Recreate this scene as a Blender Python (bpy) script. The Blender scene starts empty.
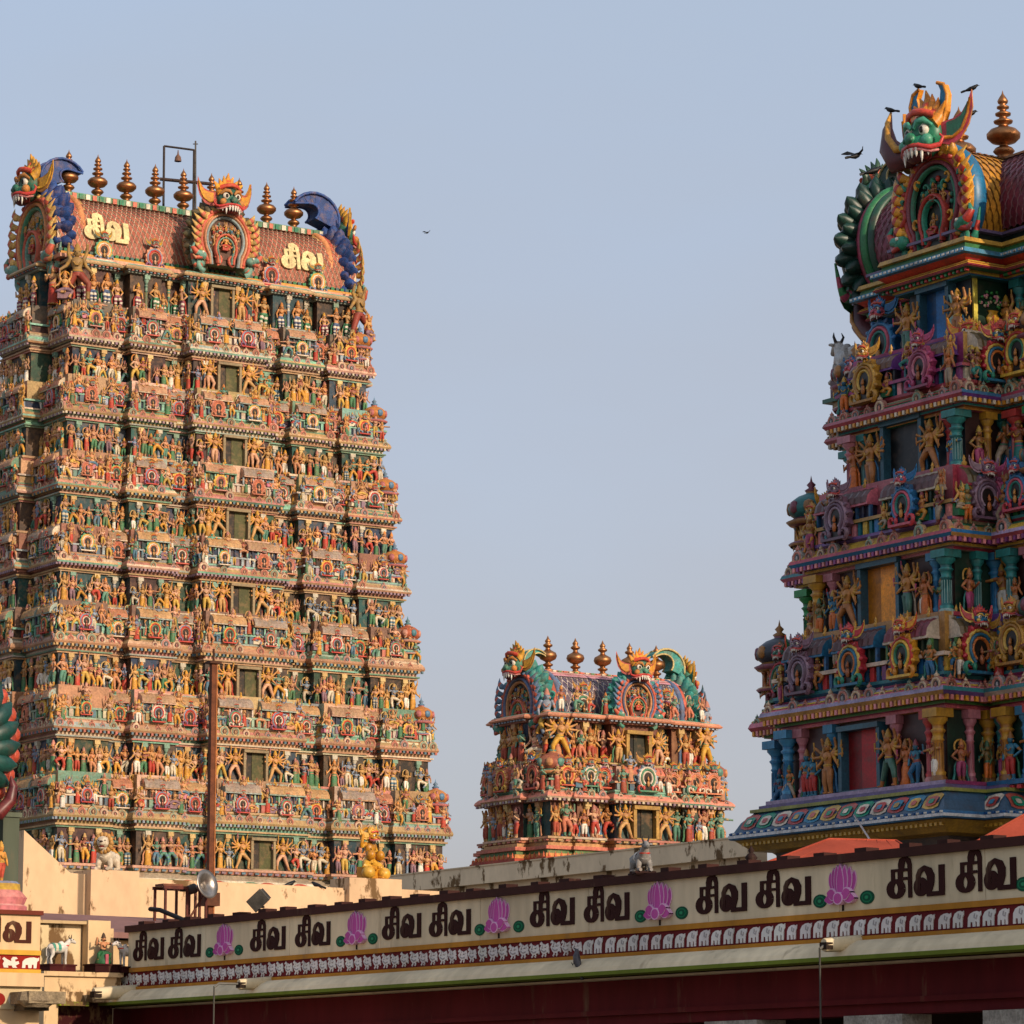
import bpy, math, random
import numpy as np
from math import sin, cos, pi, radians, atan, sqrt
from mathutils import Matrix, Vector

# ------------------------------------------------------------------ camera, sky, sun, exposure
FPX = 3550.0
PITCH = atan(613 / FPX)
CAMZ = 1.7
AL = radians(33.2)                       # the temple's own axes against the camera's
UX, UY = cos(AL), sin(AL)                # u: along the frontal tower faces, away to the right
VX, VY = -sin(AL), cos(AL)               # v: along the parapet, away to the left
sc = bpy.context.scene
col = sc.collection
cam_d = bpy.data.cameras.new("camera")
cam = bpy.data.objects.new("camera", cam_d)
col.objects.link(cam)
cam.location = (0, 0, CAMZ)
cam.rotation_euler = (pi / 2 + PITCH, 0, 0)
cam_d.sensor_width = 36
cam_d.lens = 36 * FPX / 1024
cam_d.clip_start = 0.5
cam_d.clip_end = 6000
sc.camera = cam

SUN_EL = radians(21)
SUN_DIR = Vector((0.667, -0.746, 0)).normalized()     # towards the sun, horizontally
w = bpy.data.worlds.new("World")
sc.world = w
w.use_nodes = True
nt = w.node_tree
bg = nt.nodes["Background"]
sky = nt.nodes.new("ShaderNodeTexSky")
sky.sky_type = 'NISHITA'
sky.sun_disc = False
sky.sun_elevation = SUN_EL
sky.sun_rotation = math.atan2(SUN_DIR.x, SUN_DIR.y)
sky.altitude = 50
sky.air_density = 0.75
sky.dust_density = 4.6
sky.ozone_density = 1.0
hz = nt.nodes.new("ShaderNodeMix")              # evening haze over the clear sky, greyer towards the horizon
hz.data_type = 'RGBA'
tcw = nt.nodes.new("ShaderNodeTexCoord")
sep = nt.nodes.new("ShaderNodeSeparateXYZ")
nt.links.new(tcw.outputs["Generated"], sep.inputs[0])
rmp = nt.nodes.new("ShaderNodeMapRange")
rmp.inputs[1].default_value = 0.07; rmp.inputs[2].default_value = 0.31
nt.links.new(sep.outputs[2], rmp.inputs[0])
hc = nt.nodes.new("ShaderNodeMix")
hc.data_type = 'RGBA'
hc.inputs[6].default_value = (1.62, 1.54, 1.60, 1)
hc.inputs[7].default_value = (1.50, 1.74, 2.12, 1)
nt.links.new(rmp.outputs[0], hc.inputs[0])
nz = nt.nodes.new("ShaderNodeTexNoise")
nz.inputs["Scale"].default_value = 5.0; nz.inputs["Detail"].default_value = 5
mpw = nt.nodes.new("ShaderNodeMapping"); mpw.inputs["Scale"].default_value = (1, 1, 3)
nt.links.new(tcw.outputs["Generated"], mpw.inputs[0]); nt.links.new(mpw.outputs[0], nz.inputs["Vector"])
nr = nt.nodes.new("ShaderNodeMapRange")
nr.inputs[1].default_value = .3; nr.inputs[2].default_value = .7; nr.inputs[3].default_value = .74; nr.inputs[4].default_value = .88
nt.links.new(nz.outputs[0], nr.inputs[0]); nt.links.new(nr.outputs[0], hz.inputs[0])
nt.links.new(hc.outputs[2], hz.inputs[7])
nt.links.new(sky.outputs[0], hz.inputs[6])
nt.links.new(hz.outputs[2], bg.inputs[0])
bg.inputs[1].default_value = 0.15
sun_d = bpy.data.lights.new("sun", 'SUN')
sun_d.energy = 2.15
sun_d.angle = radians(0.5)
sun_d.color = (1.0, 0.80, 0.60)
sun = bpy.data.objects.new("sun", sun_d)
col.objects.link(sun)
sd = Vector((SUN_DIR.x * cos(SUN_EL), SUN_DIR.y * cos(SUN_EL), sin(SUN_EL)))
sun.rotation_euler = sd.to_track_quat('Z', 'Y').to_euler()
sun.location = (60, -60, 60)
sc.view_settings.view_transform = 'Standard'
sc.view_settings.look = 'None'
sc.view_settings.gamma = 1
sc.view_settings.exposure = 1.0

# ------------------------------------------------------------------ helpers
R = random.Random(7)


def lin(c):
    return c / 12.92 if c <= 0.04045 else ((c + 0.055) / 1.055) ** 2.4


def H(h):
    h = h.lstrip('#')
    return tuple(lin(int(h[i:i + 2], 16) / 255) for i in (0, 2, 4))


def jit(c, a=0.12):
    k = 1 + R.uniform(-a, a)
    return tuple(max(0.0, min(1.0, x * k * (1 + R.uniform(-a, a) * .4))) for x in c)


class MB:
    """collects faces with a colour each; build() links them as one mesh"""

    def __init__(s):
        s.b = []

    def add(s, V, F, C, smooth=False):
        V = np.asarray(V, float)
        if isinstance(F, np.ndarray):
            cnt = np.full(len(F), F.shape[1], np.int32)
            lo = F.reshape(-1).astype(np.int32)
        else:
            cnt = np.array([len(f) for f in F], np.int32)
            lo = np.array([i for f in F for i in f], np.int32)
        C = np.asarray(C, float)
        if C.ndim == 1:
            C = np.tile(C, (len(cnt), 1))
        s.b.append((V, lo, cnt, C, np.full(len(cnt), smooth, bool)))

    def stamp(s, p, M=None):
        for V, lo, cnt, C, S in p.b:
            if M is not None:
                V = V @ M[:3, :3].T + M[:3, 3]
            s.b.append((V, lo, cnt, C, S))

    def freeze(s):
        off, A = 0, [[], [], [], [], []]
        for V, lo, cnt, C, S in s.b:
            A[0].append(V); A[1].append(lo + off); A[2].append(cnt); A[3].append(C); A[4].append(S)
            off += len(V)
        s.b = [tuple(np.concatenate(a) for a in A)]
        return s

    def mesh(s, name):
        s.freeze()
        V, lo, cnt, C, S = s.b[0]
        me = bpy.data.meshes.new(name)
        me.vertices.add(len(V))
        me.vertices.foreach_set("co", V.astype(np.float32).ravel())
        me.loops.add(len(lo))
        me.loops.foreach_set("vertex_index", lo)
        me.polygons.add(len(cnt))
        st = np.zeros(len(cnt), np.int32)
        st[1:] = np.cumsum(cnt)[:-1]
        me.polygons.foreach_set("loop_start", st)
        me.polygons.foreach_set("loop_total", cnt)
        me.polygons.foreach_set("use_smooth", S)
        at = me.color_attributes.new("Col", 'FLOAT_COLOR', 'CORNER')
        lc = np.ones((len(lo), 4), np.float32)
        lc[:, :3] = np.repeat(C, cnt, axis=0)
        at.data.foreach_set("color", lc.ravel())
        me.update(calc_edges=True)
        me.validate()
        return me

    def build(s, name, m, parent=None, loc=None, rotz=0):
        me = s.mesh(name)
        me.materials.append(m)
        return link(name, me, parent, loc, rotz)

    # primitives -----------------------------------------------------
    def tube(s, pts, rad, c, n=6, flat=1.0, caps=True):
        P = np.asarray(pts, float)
        k = len(P)
        rad = np.broadcast_to(np.asarray(rad, float), (k,))
        T = np.gradient(P, axis=0)
        T /= np.linalg.norm(T, axis=1)[:, None] + 1e-9
        ref = np.array([0, 1., 0]) if abs(T[:, 1]).max() < 0.9 else np.array([1., 0, 0])
        a = np.arange(n) * 2 * pi / n
        V = []
        for i in range(k):
            x = np.cross(ref, T[i]); x /= np.linalg.norm(x) + 1e-9
            y = np.cross(T[i], x)
            V.append(P[i] + rad[i] * (np.cos(a)[:, None] * x + flat * np.sin(a)[:, None] * y))
        V = np.concatenate(V)
        i = np.arange(n); j = (i + 1) % n
        F = np.concatenate([np.stack([q * n + i, q * n + j, (q + 1) * n + j, (q + 1) * n + i], 1) for q in range(k - 1)])
        if isinstance(c, list):
            C = np.repeat(np.array([c[q % len(c)] for q in range(k - 1)], float), n, axis=0)
        else:
            C = np.asarray(c, float)
        s.add(V, F, C, True)
        if caps:
            c0 = c[0] if isinstance(c, list) else c
            c1 = c[(k - 2) % len(c)] if isinstance(c, list) else c
            s.add(V[:n], [tuple(range(n - 1, -1, -1))], np.array([c0]))
            s.add(V[-n:], [tuple(range(n))], np.array([c1]))

    def ell(s, c, r, colr, n=8, m=5, M=None):
        r = np.broadcast_to(np.asarray(r, float), (3,))
        V = [(0, 0, -1)]
        for q in range(1, m):
            ph = -pi / 2 + pi * q / m
            for i in range(n):
                V.append((cos(ph) * cos(2 * pi * i / n), cos(ph) * sin(2 * pi * i / n), sin(ph)))
        V.append((0, 0, 1))
        V = np.array(V) * r
        if M is not None:
            V = V @ np.asarray(M, float).T
        V = V + np.asarray(c, float)
        F = []
        for i in range(n):
            F.append((0, 1 + (i + 1) % n, 1 + i))
            for q in range(m - 2):
                a = 1 + q * n
                F.append((a + i, a + (i + 1) % n, a + n + (i + 1) % n, a + n + i))
            a = 1 + (m - 2) * n
            F.append((a + i, a + (i + 1) % n, len(V) - 1))
        s.add(V, F, np.array(colr), True)

    def box(s, c, d, colr, rz=0.0):
        x, y, z = [q / 2 for q in d]
        V = np.array([(-x, -y, -z), (x, -y, -z), (x, y, -z), (-x, y, -z), (-x, -y, z), (x, -y, z), (x, y, z), (-x, y, z)])
        if rz:
            q = np.array([[cos(rz), -sin(rz), 0], [sin(rz), cos(rz), 0], [0, 0, 1]])
            V = V @ q.T
        s.add(V + np.asarray(c, float), [(0, 3, 2, 1), (4, 5, 6, 7), (0, 1, 5, 4), (1, 2, 6, 5), (2, 3, 7, 6), (3, 0, 4, 7)], np.array(colr))

    def lathe(s, prof, c, n=10, o=(0, 0, 0), smooth=True, sx=1, sy=1, ph=0):
        a = np.arange(n) * 2 * pi / n + ph
        V = np.concatenate([np.stack([r * np.cos(a) * sx, r * np.sin(a) * sy, np.full(n, z)], 1) for r, z in prof]) + np.asarray(o, float)
        k = len(prof)
        i = np.arange(n); j = (i + 1) % n
        F = np.concatenate([np.stack([q * n + i, q * n + j, (q + 1) * n + j, (q + 1) * n + i], 1) for q in range(k - 1)])
        C = np.repeat(np.array([c[q % len(c)] for q in range(k - 1)], float), n, axis=0) if isinstance(c, list) else np.array(c)
        s.add(V, F, C, smooth)
        if prof[-1][0] > .01:
            s.add(V[-n:], [tuple(range(n))], np.array([c[(k - 2) % len(c)] if isinstance(c, list) else c]))

    def plate(s, pts, y0, y1, c, cs=None, cb=None):
        """outline in x,z (counter-clockwise seen from -y), from y0 (back) to y1 (front)"""
        n = len(pts)
        V = np.array([(x, y1, z) for x, z in pts] + [(x, y0, z) for x, z in pts], float)
        F = [tuple(range(n)), tuple(range(2 * n - 1, n - 1, -1))]
        C = [c, cb or cs or c]
        for i in range(n):
            j = (i + 1) % n
            F.append((i, n + i, n + j, j)); C.append(cs or c)
        s.add(V, F, np.array(C))

    def rib(s, path, wd, d, y, c, flat=False):
        """raised band along a path in x,z lying on the plane y, bulging to -y"""
        P = np.asarray(path, float)
        k = len(P)
        wd = np.broadcast_to(np.asarray(wd, float), (k,))
        T = np.gradient(P, axis=0)
        T /= np.linalg.norm(T, axis=1)[:, None] + 1e-9
        N = np.stack([-T[:, 1], T[:, 0]], 1)
        prof = [(-.5, 0), (-.5, d), (.5, d), (.5, 0)] if flat else [(-.5, 0), (-.36, .75 * d), (0, d), (.36, .75 * d), (.5, 0)]
        m = len(prof)
        V = np.zeros((k, m, 3))
        for q, (o, h) in enumerate(prof):
            V[:, q, 0] = P[:, 0] + N[:, 0] * wd * o
            V[:, q, 2] = P[:, 1] + N[:, 1] * wd * o
            V[:, q, 1] = y - h
        F, C = [], []
        for i in range(k - 1):
            for q in range(m - 1):
                a = i * m + q
                F.append((a, a + 1, a + m + 1, a + m))
                C.append(c[i % len(c)] if isinstance(c, list) else c)
        F.append(tuple(range(m))); C.append(C[0])
        F.append(tuple((k - 1) * m + q for q in range(m - 1, -1, -1))); C.append(C[-2])
        s.add(V.reshape(-1, 3), F, np.array(C), not flat)


def T4(x=0, y=0, z=0, rz=0, s=1.0, sx=None, sy=None, sz=None):
    sx = s if sx is None else sx; sy = s if sy is None else sy; sz = s if sz is None else sz
    c, n = cos(rz), sin(rz)
    return np.array([[c * sx, -n * sy, 0, x], [n * sx, c * sy, 0, y], [0, 0, sz, z], [0, 0, 0, 1.0]])


def rotx(a):
    return np.array([[1, 0, 0, 0], [0, cos(a), -sin(a), 0], [0, sin(a), cos(a), 0], [0, 0, 0, 1.0]])


def roty(a):
    return np.array([[cos(a), 0, sin(a), 0], [0, 1, 0, 0], [-sin(a), 0, cos(a), 0], [0, 0, 0, 1.0]])


def link(name, me, parent=None, loc=None, rotz=0, M=None):
    o = bpy.data.objects.new(name, me)
    col.objects.link(o)
    if parent is not None:
        o.parent = parent
    if loc is not None:
        o.location = loc
    if rotz:
        o.rotation_euler = (0, 0, rotz)
    if M is not None:
        o.matrix_basis = Matrix(M.tolist())
    return o


def tag(o, label=None, cat=None, group=None, kind=None):
    if label: o["label"] = label
    if cat: o["category"] = cat
    if group: o["group"] = group
    if kind: o["kind"] = kind
    return o


def thing(name, label, cat, loc=(0, 0, 0), rotz=0, group=None):
    o = bpy.data.objects.new(name, None)
    col.objects.link(o)
    o.empty_display_size = .3
    o.location = loc
    o.rotation_euler = (0, 0, rotz)
    return tag(o, label, cat, group)


def at(px, py, Y):
    """world point seen at a pixel of the photograph, at the given distance along y"""
    cp, sp = cos(PITCH), sin(PITCH)
    k = (512 - py) / FPX
    Z = Y * (sp + k * cp) / (cp - k * sp)
    d = Y * cp + Z * sp
    return Vector(((px - 512) / FPX * d, Y, Z + CAMZ))


# ------------------------------------------------------------------ materials
def mat(name, rough=.6, metal=0.0, col_=None, grime=.35, gscale=1.6, bump=0.0, stain=None, stain_lim=(.62, .68), stain_scale=2.0, attr=True, fine=.15, stretch=1.0, spec=.3):
    m = bpy.data.materials.new(name)
    m.use_nodes = True
    n, l = m.node_tree.nodes, m.node_tree.links
    p = n["Principled BSDF"]
    p.inputs["Roughness"].default_value = rough
    p.inputs["Metallic"].default_value = metal
    p.inputs["Specular IOR Level"].default_value = spec
    tc = n.new("ShaderNodeTexCoord")
    mp = n.new("ShaderNodeMapping")
    mp.inputs["Scale"].default_value = (1, 1, stretch)
    l.new(tc.outputs["Object"], mp.inputs["Vector"])
    if attr:
        a = n.new("ShaderNodeAttribute"); a.attribute_name = "Col"
        src = a.outputs["Color"]
    else:
        a = n.new("ShaderNodeRGB"); a.outputs[0].default_value = (*col_, 1)
        src = a.outputs[0]

    def mul(src, scale, amt, det):
        t = n.new("ShaderNodeTexNoise"); t.inputs["Scale"].default_value = scale; t.inputs["Detail"].default_value = det
        l.new(mp.outputs[0], t.inputs["Vector"])
        r = n.new("ShaderNodeMapRange")
        r.inputs[1].default_value = .3; r.inputs[2].default_value = .7
        r.inputs[3].default_value = 1 - amt; r.inputs[4].default_value = 1 + amt * .35
        l.new(t.outputs[0], r.inputs[0])
        x = n.new("ShaderNodeMix"); x.data_type = 'RGBA'; x.blend_type = 'MULTIPLY'; x.inputs[0].default_value = 1
        l.new(src, x.inputs[6]); l.new(r.outputs[0], x.inputs[7])
        return x.outputs[2]
    if grime: src = mul(src, gscale, grime, 5)
    if fine: src = mul(src, gscale * 9, fine, 3)
    if stain:
        t = n.new("ShaderNodeTexNoise"); t.inputs["Scale"].default_value = stain_scale; t.inputs["Detail"].default_value = 8; t.inputs["Roughness"].default_value = .65
        l.new(mp.outputs[0], t.inputs["Vector"])
        r = n.new("ShaderNodeMapRange"); r.inputs[1].default_value = stain_lim[0]; r.inputs[2].default_value = stain_lim[1]
        l.new(t.outputs[0], r.inputs[0])
        x = n.new("ShaderNodeMix"); x.data_type = 'RGBA'; x.inputs[7].default_value = (*stain, 1)
        l.new(r.outputs[0], x.inputs[0]); l.new(src, x.inputs[6])
        src = x.outputs[2]
    l.new(src, p.inputs["Base Color"])
    if bump:
        t = n.new("ShaderNodeTexNoise"); t.inputs["Scale"].default_value = gscale * 14; t.inputs["Detail"].default_value = 6
        l.new(mp.outputs[0], t.inputs["Vector"])
        b = n.new("ShaderNodeBump"); b.inputs["Strength"].default_value = bump; b.inputs["Distance"].default_value = .02
        l.new(t.outputs[0], b.inputs["Height"]); l.new(b.outputs[0], p.inputs["Normal"])
    return m


PAINT = mat("weathered_paint", .6, grime=.34, gscale=1.1, fine=.34, stain=H('#8f6a48'), stain_lim=(.48, .98), stain_scale=3.2)
ENAMEL = mat("glossy_paint", .42, grime=.34, gscale=1.6, fine=.3, spec=.45, stain=H('#4a3a30'), stain_lim=(.52, .85), stain_scale=2.6)
BRASS = mat("gilded_copper", .46, 1.0, grime=.45, gscale=2.5, fine=.2)
PLASTER = mat("lime_plaster", .85, grime=.16, gscale=.6, fine=.08, bump=.25, stain=H('#6b5236'), stain_lim=(.545, .585), stain_scale=1.3, stretch=.5, spec=.15)
CLEANPL = mat("painted_plaster", .8, grime=.30, gscale=.5, fine=.16, bump=.25, stain=H('#6f5a44'), stain_lim=(.60, .82), stain_scale=2.2, stretch=.22, spec=.15)
STONE = mat("granite", .85, grime=.4, gscale=3, fine=.35, bump=.6, spec=.2)
METAL = mat("worn_metal", .35, .85, grime=.3, gscale=4, fine=.2)
RUST = mat("rusty_steel", .7, .2, grime=.4, gscale=6, fine=.3)
CANVAS = mat("canvas", .85, grime=.2, gscale=1.2, fine=.1, spec=.1)
EARTH = mat("paving", .9, grime=.3, gscale=.2, fine=.2, bump=.3, spec=.15)
FEATHER = mat("feather", .5, grime=.2, gscale=8, fine=.2)

# ------------------------------------------------------------------ sculpture: unit-height prototypes, facing -y
GOLD = H('#c8932f')
DARK = H('#1c1512')


def figure(rng, pose, skin, c1, c2, crown, arms=1, n=6, sash=None, halo=None, striped=False):
    b = MB()
    sw = rng.uniform(-.035, .035)
    hz, side = .47, rng.choice((-1, 1))
    if pose == 'seated': hz = .30
    if pose == 'crouch': hz = .34
    hip = np.array([sw, 0, hz])
    legc = [c1, c2] if striped else [c1]

    def leg(s, knee, foot, r=(.075, .066, .058, .044, .036)):
        h = hip + (.055 * s, 0, 0)
        k, f = np.array(knee), np.array(foot)
        pts = [h, h * .5 + k * .5, k, k * .5 + f * .5, f]
        if striped:
            pts = [h + (k - h) * q / 3 for q in range(3)] + [k + (f - k) * q / 5 for q in range(6)]
            rr = np.interp(np.linspace(0, 1, len(pts)), np.linspace(0, 1, 5), r)
        else: rr = r
        cc = legc if striped else [c1, c1, c1, skin]
        b.tube(pts, rr, cc, n)
        b.ell(f + (0, -.035, .012), (.032, .062, .022), skin, 6, 3)
    if pose == 'stand':
        leg(-1, (-.065 + sw * .5, -.02, .25), (-.062, 0, .02))
        leg(1, (.065 + sw * .5, -.02, .25), (.07, 0, .02))
    elif pose == 'contra':
        leg(-side, (-side * .05, 0, .25), (-side * .04, 0, .02))
        leg(side, (side * .13, -.07, .26), (side * .07, -.02, .03))
    elif pose == 'lunge':
        leg(-side, (-side * .14, 0, .25), (-side * .24, 0, .02))
        leg(side, (side * .21, -.04, .30), (side * .2, 0, .02))
    elif pose == 'dance':
        leg(-side, (-side * .1, -.03, .26), (-side * .02, 0, .02))
        leg(side, (side * .23, -.08, .38), (side * .1, -.08, .2))
    elif pose == 'seated':
        leg(-1, (-.24, -.06, .22), (.02, -.13, .18))
        leg(1, (.24, -.06, .22), (.14, -.12, .02))
        b.box((0, .01, .1), (.42, .2, .2), c2)
    elif pose == 'crouch':
        leg(-1, (-.2, -.08, .3), (-.16, 0, .02))
        leg(1, (.2, -.08, .3), (.16, 0, .02))
    elif pose == 'skirt':
        b.lathe([(.125, .0), (.14, .02), (.115, .16), (.12, .3), (.10, .44), (.08, .5)], [c2, c1, c1, c1, c2], n + 2, (sw * .5, 0, 0), sy=.75)
        for s in (-1, 1): b.ell((.05 * s, -.09, .012), (.03, .05, .02), skin, 6, 3)
    t0 = hz
    sh = hz + .28
    tz = [t0 - .03, t0 + .04, t0 + .1, t0 + .2, sh - .01, sh + .045]
    b.tube([(sw, 0, tz[0]), (sw, 0, tz[1]), (sw * .6, 0, tz[2]), (0, -.01, tz[3]), (0, 0, tz[4]), (0, 0, tz[5])],
           (.098, .094, .076, .108, .118, .045), [c1, c2, skin, skin, skin], n + 2, .72)
    b.lathe([(.07, sh - .005), (.105, sh - .03), (.06, sh - .06)], crown, n + 2, sy=.8)
    b.tube([(-.07, -.085, sh - .06), (-.03, -.10, sh - .12), (.03, -.10, sh - .12), (.07, -.085, sh - .06)], .014, crown, 4)
    b.lathe([(.09, t0 + .05), (.104, t0 + .07), (.085, t0 + .09)], crown, n + 2, (sw, 0, 0), sy=.75)
    hd = sh + .115
    b.ell((0, -.015, hd), (.066, .066, .078), skin, n + 2, 5)
    b.ell((0, -.08, hd - .008), (.014, .016, .02), skin, 4, 3)
    for s in (-1, 1):
        b.ell((.03 * s, -.068, hd + .015), (.014, .012, .009), DARK, 4, 3)
        b.ell((.072 * s, 0, hd - .03), (.022, .022, .034), crown, 5, 3)
    b.lathe([(.072, hd + .03), (.078, hd + .055), (.06, hd + .07), (.062, hd + .10), (.042, hd + .12), (.044, hd + .145), (.02, hd + .175), (.0, hd + .20)], crown, n + 1)
    if halo is not None:
        a = np.linspace(-.5, pi + .5, 11)
        b.rib(np.stack([.16 * np.cos(a), hd + .17 * np.sin(a)], 1), .05, .03, .07, halo)
    # arms
    for s in (-1, 1):
        S = np.array([s * .118, 0, sh])
        b.ell(S, .044, skin, 6, 4)
        if arms == 1:
            k = rng.choice(('down', 'hip', 'up', 'bless', 'out'))
            e, h = {'down': ((.19, .0, sh - .15), (.17, -.06, sh - .29)), 'hip': ((.25, .03, sh - .13), (.13, -.05, sh - .24)),
                    'up': ((.24, 0, sh - .05), (.23, -.03, sh + .14)), 'bless': ((.19, .0, sh - .14), (.15, -.15, sh - .03)),
                    'out': ((.25, -.03, sh - .02), (.37, -.06, sh - .03))}[k]
            L = [(e, h)]
        else:
            L = []
            for q in range(arms):
                a = radians(-62 + 128 * q / max(1, arms - 1) + rng.uniform(-6, 6))
                e = (.115 + .13 * cos(a), .02 + .012 * q, sh + .13 * sin(a))
                a2 = a + .35
                L.append((e, (e[0] + .15 * cos(a2), -.02 + .01 * q, e[2] + .15 * sin(a2))))
        for e, h in L:
            e = (e[0] * s, e[1], e[2]); h = (h[0] * s, h[1], h[2])
            b.tube([S, (S + np.array(e)) / 2, e, (np.array(e) + np.array(h)) / 2, h], (.042, .038, .034, .03, .024), [skin, crown, skin, skin], max(5, n - 1))
            b.ell(h, (.03, .03, .034), skin, 5, 3)
            if arms > 1 and rng.random() < .6:
                d = np.array(h)
                b.tube([d + (0, -.01, -.06), d + (s * .01, -.01, .1)], (.014, .02), rng.choice((crown, c2)), 4)
    if sash is not None:
        for s in (-1, 1):
            b.tube([(s * .1, .03, t0 + .06), (s * .17, .03, t0 - .1), (s * .16, .04, t0 - .28), (s * .21, .03, .04)], (.02, .035, .045, .05), sash, 4, .4)
    return b.freeze()


def head(c, acc, gold, hi=False, ear=None, earb=None, earin=None, ears=True, side=None, es=1.0):
    """a lion-faced guardian head, about 1 wide without its ears; the origin under the upper jaw"""
    b = MB()
    n = 12 if hi else 8
    m = 8 if hi else 6
    b.ell((0, -.18, .40), (.40, .36, .36), c, n, m)
    b.ell((0, -.46, .20), (.36, .26, .17), c, n, m)
    b.ell((0, -.40, .04), (.30, .20, .10), H('#5a1210'), n, 5)
    b.ell((0, -.68, .29), (.13, .12, .11), jit(c, .1), n, m)
    for s in (-1, 1):
        b.ell((.075 * s, -.75, .27), (.06, .05, .05), tuple(x * .6 for x in c), 6, 4)
        b.ell((.19 * s, -.46, .44), (.115, .10, .10), H('#efe6d4'), n, m)
        b.ell((.19 * s, -.545, .43), (.052, .035, .055), H('#140f0e'), 8, 5)
        b.tube([(.04 * s, -.60, .47), (.12 * s, -.60, .56), (.24 * s, -.54, .58), (.36 * s, -.40, .48)], (.03, .055, .055, .03), acc, 6)
        b.ell((.30 * s, -.50, .25), (.12, .14, .10), acc, n, 5)
        b.tube([(.0, -.72, .19), (.2 * s, -.66, .17), (.38 * s, -.48, .12), (.47 * s, -.30, .16), (.52 * s, -.26, .27), (.46 * s, -.3, .33)], (.035, .04, .045, .045, .035, .02), H('#c8403a'), 6)
        b.tube([(.0, -.70, .13), (.2 * s, -.63, .11), (.36 * s, -.46, .06), (.44 * s, -.3, .08)], (.03, .03, .03, .02), H('#d98a86'), 5)
    k = 8 if hi else 6
    for i in range(k):
        a = (i + .5) / k * 2 - 1
        x = .36 * a
        y = -.68 + .26 * a * a
        big = abs(abs(a) - .62) < .2
        b.lathe([(.0, -.20 if big else -.10), (.03, -.1 if big else -.05), (.045 if big else .05, .06)], H('#f0e9da'), 6, (x, y, .08 + .02 * abs(a)))
    # crown of flames
    for i in range(7):
        a = (i - 3) / 3
        t = np.linspace(0, 1, 6)
        hgt = .52 - .16 * abs(a)
        b.tube(np.stack([a * (.26 + .24 * t * t), -.28 + .10 * t + .12 * np.sin(t * 3), .62 - .12 * abs(a) + hgt * t], 1), (.14 * (1 - t * t) + .012), [gold, jit(gold, .25), H('#d9572e') if i % 2 else gold], 6)
    b.tube([(-.34, -.34, .66), (-.18, -.50, .72), (0, -.55, .74), (.18, -.5, .72), (.34, -.34, .66)], .06, H('#cf4b34'), 6)
    if side is not None:
        for s in (-1, 1):
            o = [(.10, .55), (.34, .52), (.46, .72), (.50, .98), (.42, 1.16), (.24, 1.22), (.32, 1.08), (.30, .94), (.18, .80)]
            pts = [(p * s, q) for p, q in o]
            b.plate(pts if s > 0 else pts[::-1], .06, -.08, side, gold)
            b.rib([(p * s, q) for p, q in o[1:6]], .06, .05, -.08, gold)
    # ears
    for s in (-1, 1) if ears else ():
        pts = [(0, -.06), (.24, -.12), (.50, -.02), (.72, .26), (.82, .58), (.80, .92), (.70, .70), (.54, .50), (.30, .40), (0, .36)]
        e = MB()
        e.plate([(x, z) for x, z in pts], .07, -.03, ear or acc, gold, earb or acc)
        cx, cz = .45, .22
        e.plate([(cx + (x - cx) * .68, cz + .03 + (z - cz) * .62) for x, z in pts], -.03, -.07, earin or gold, gold)
        e.rib([(.05, .05), (.3, .03), (.52, .16), (.68, .45), (.75, .75)], .07, .06, -.03, jit(gold, .2))
        A = T4(0, 0, 0)
        if s < 0:
            A = np.diag([-1., 1, 1, 1])
            e.freeze()
            V, lo, cnt, C, S = e.b[0]
            V = V * (-1, 1, 1)
            st = np.concatenate([[0], np.cumsum(cnt)])
            lo = np.concatenate([lo[st[q]:st[q + 1]][::-1] for q in range(len(cnt))])
            e.b = [(V, lo, cnt, C, S)]
        b.stamp(e, T4(.36 * s, -.12, .26, rz=.5 * s, s=es))
    return b.freeze()


def spiral(b, x, z, r, s, y, c, w=.10):
    t = np.linspace(0, 1, 10)
    a = -pi / 2 + s * (t * 4.6)
    rr = r * (1 - .8 * t)
    b.rib(np.stack([x + rr * np.cos(a) * 1.0, z + rr * np.sin(a)], 1), w * (1 - .5 * t), .09, y, c)


def horseshoe(r, n, a0=-58, a1=238, sx=1.0, sz=1.0):
    a = np.radians(np.linspace(a0, a1, n))
    return np.stack([sx * r * np.cos(a), sz * r * np.sin(a)], 1)


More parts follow.
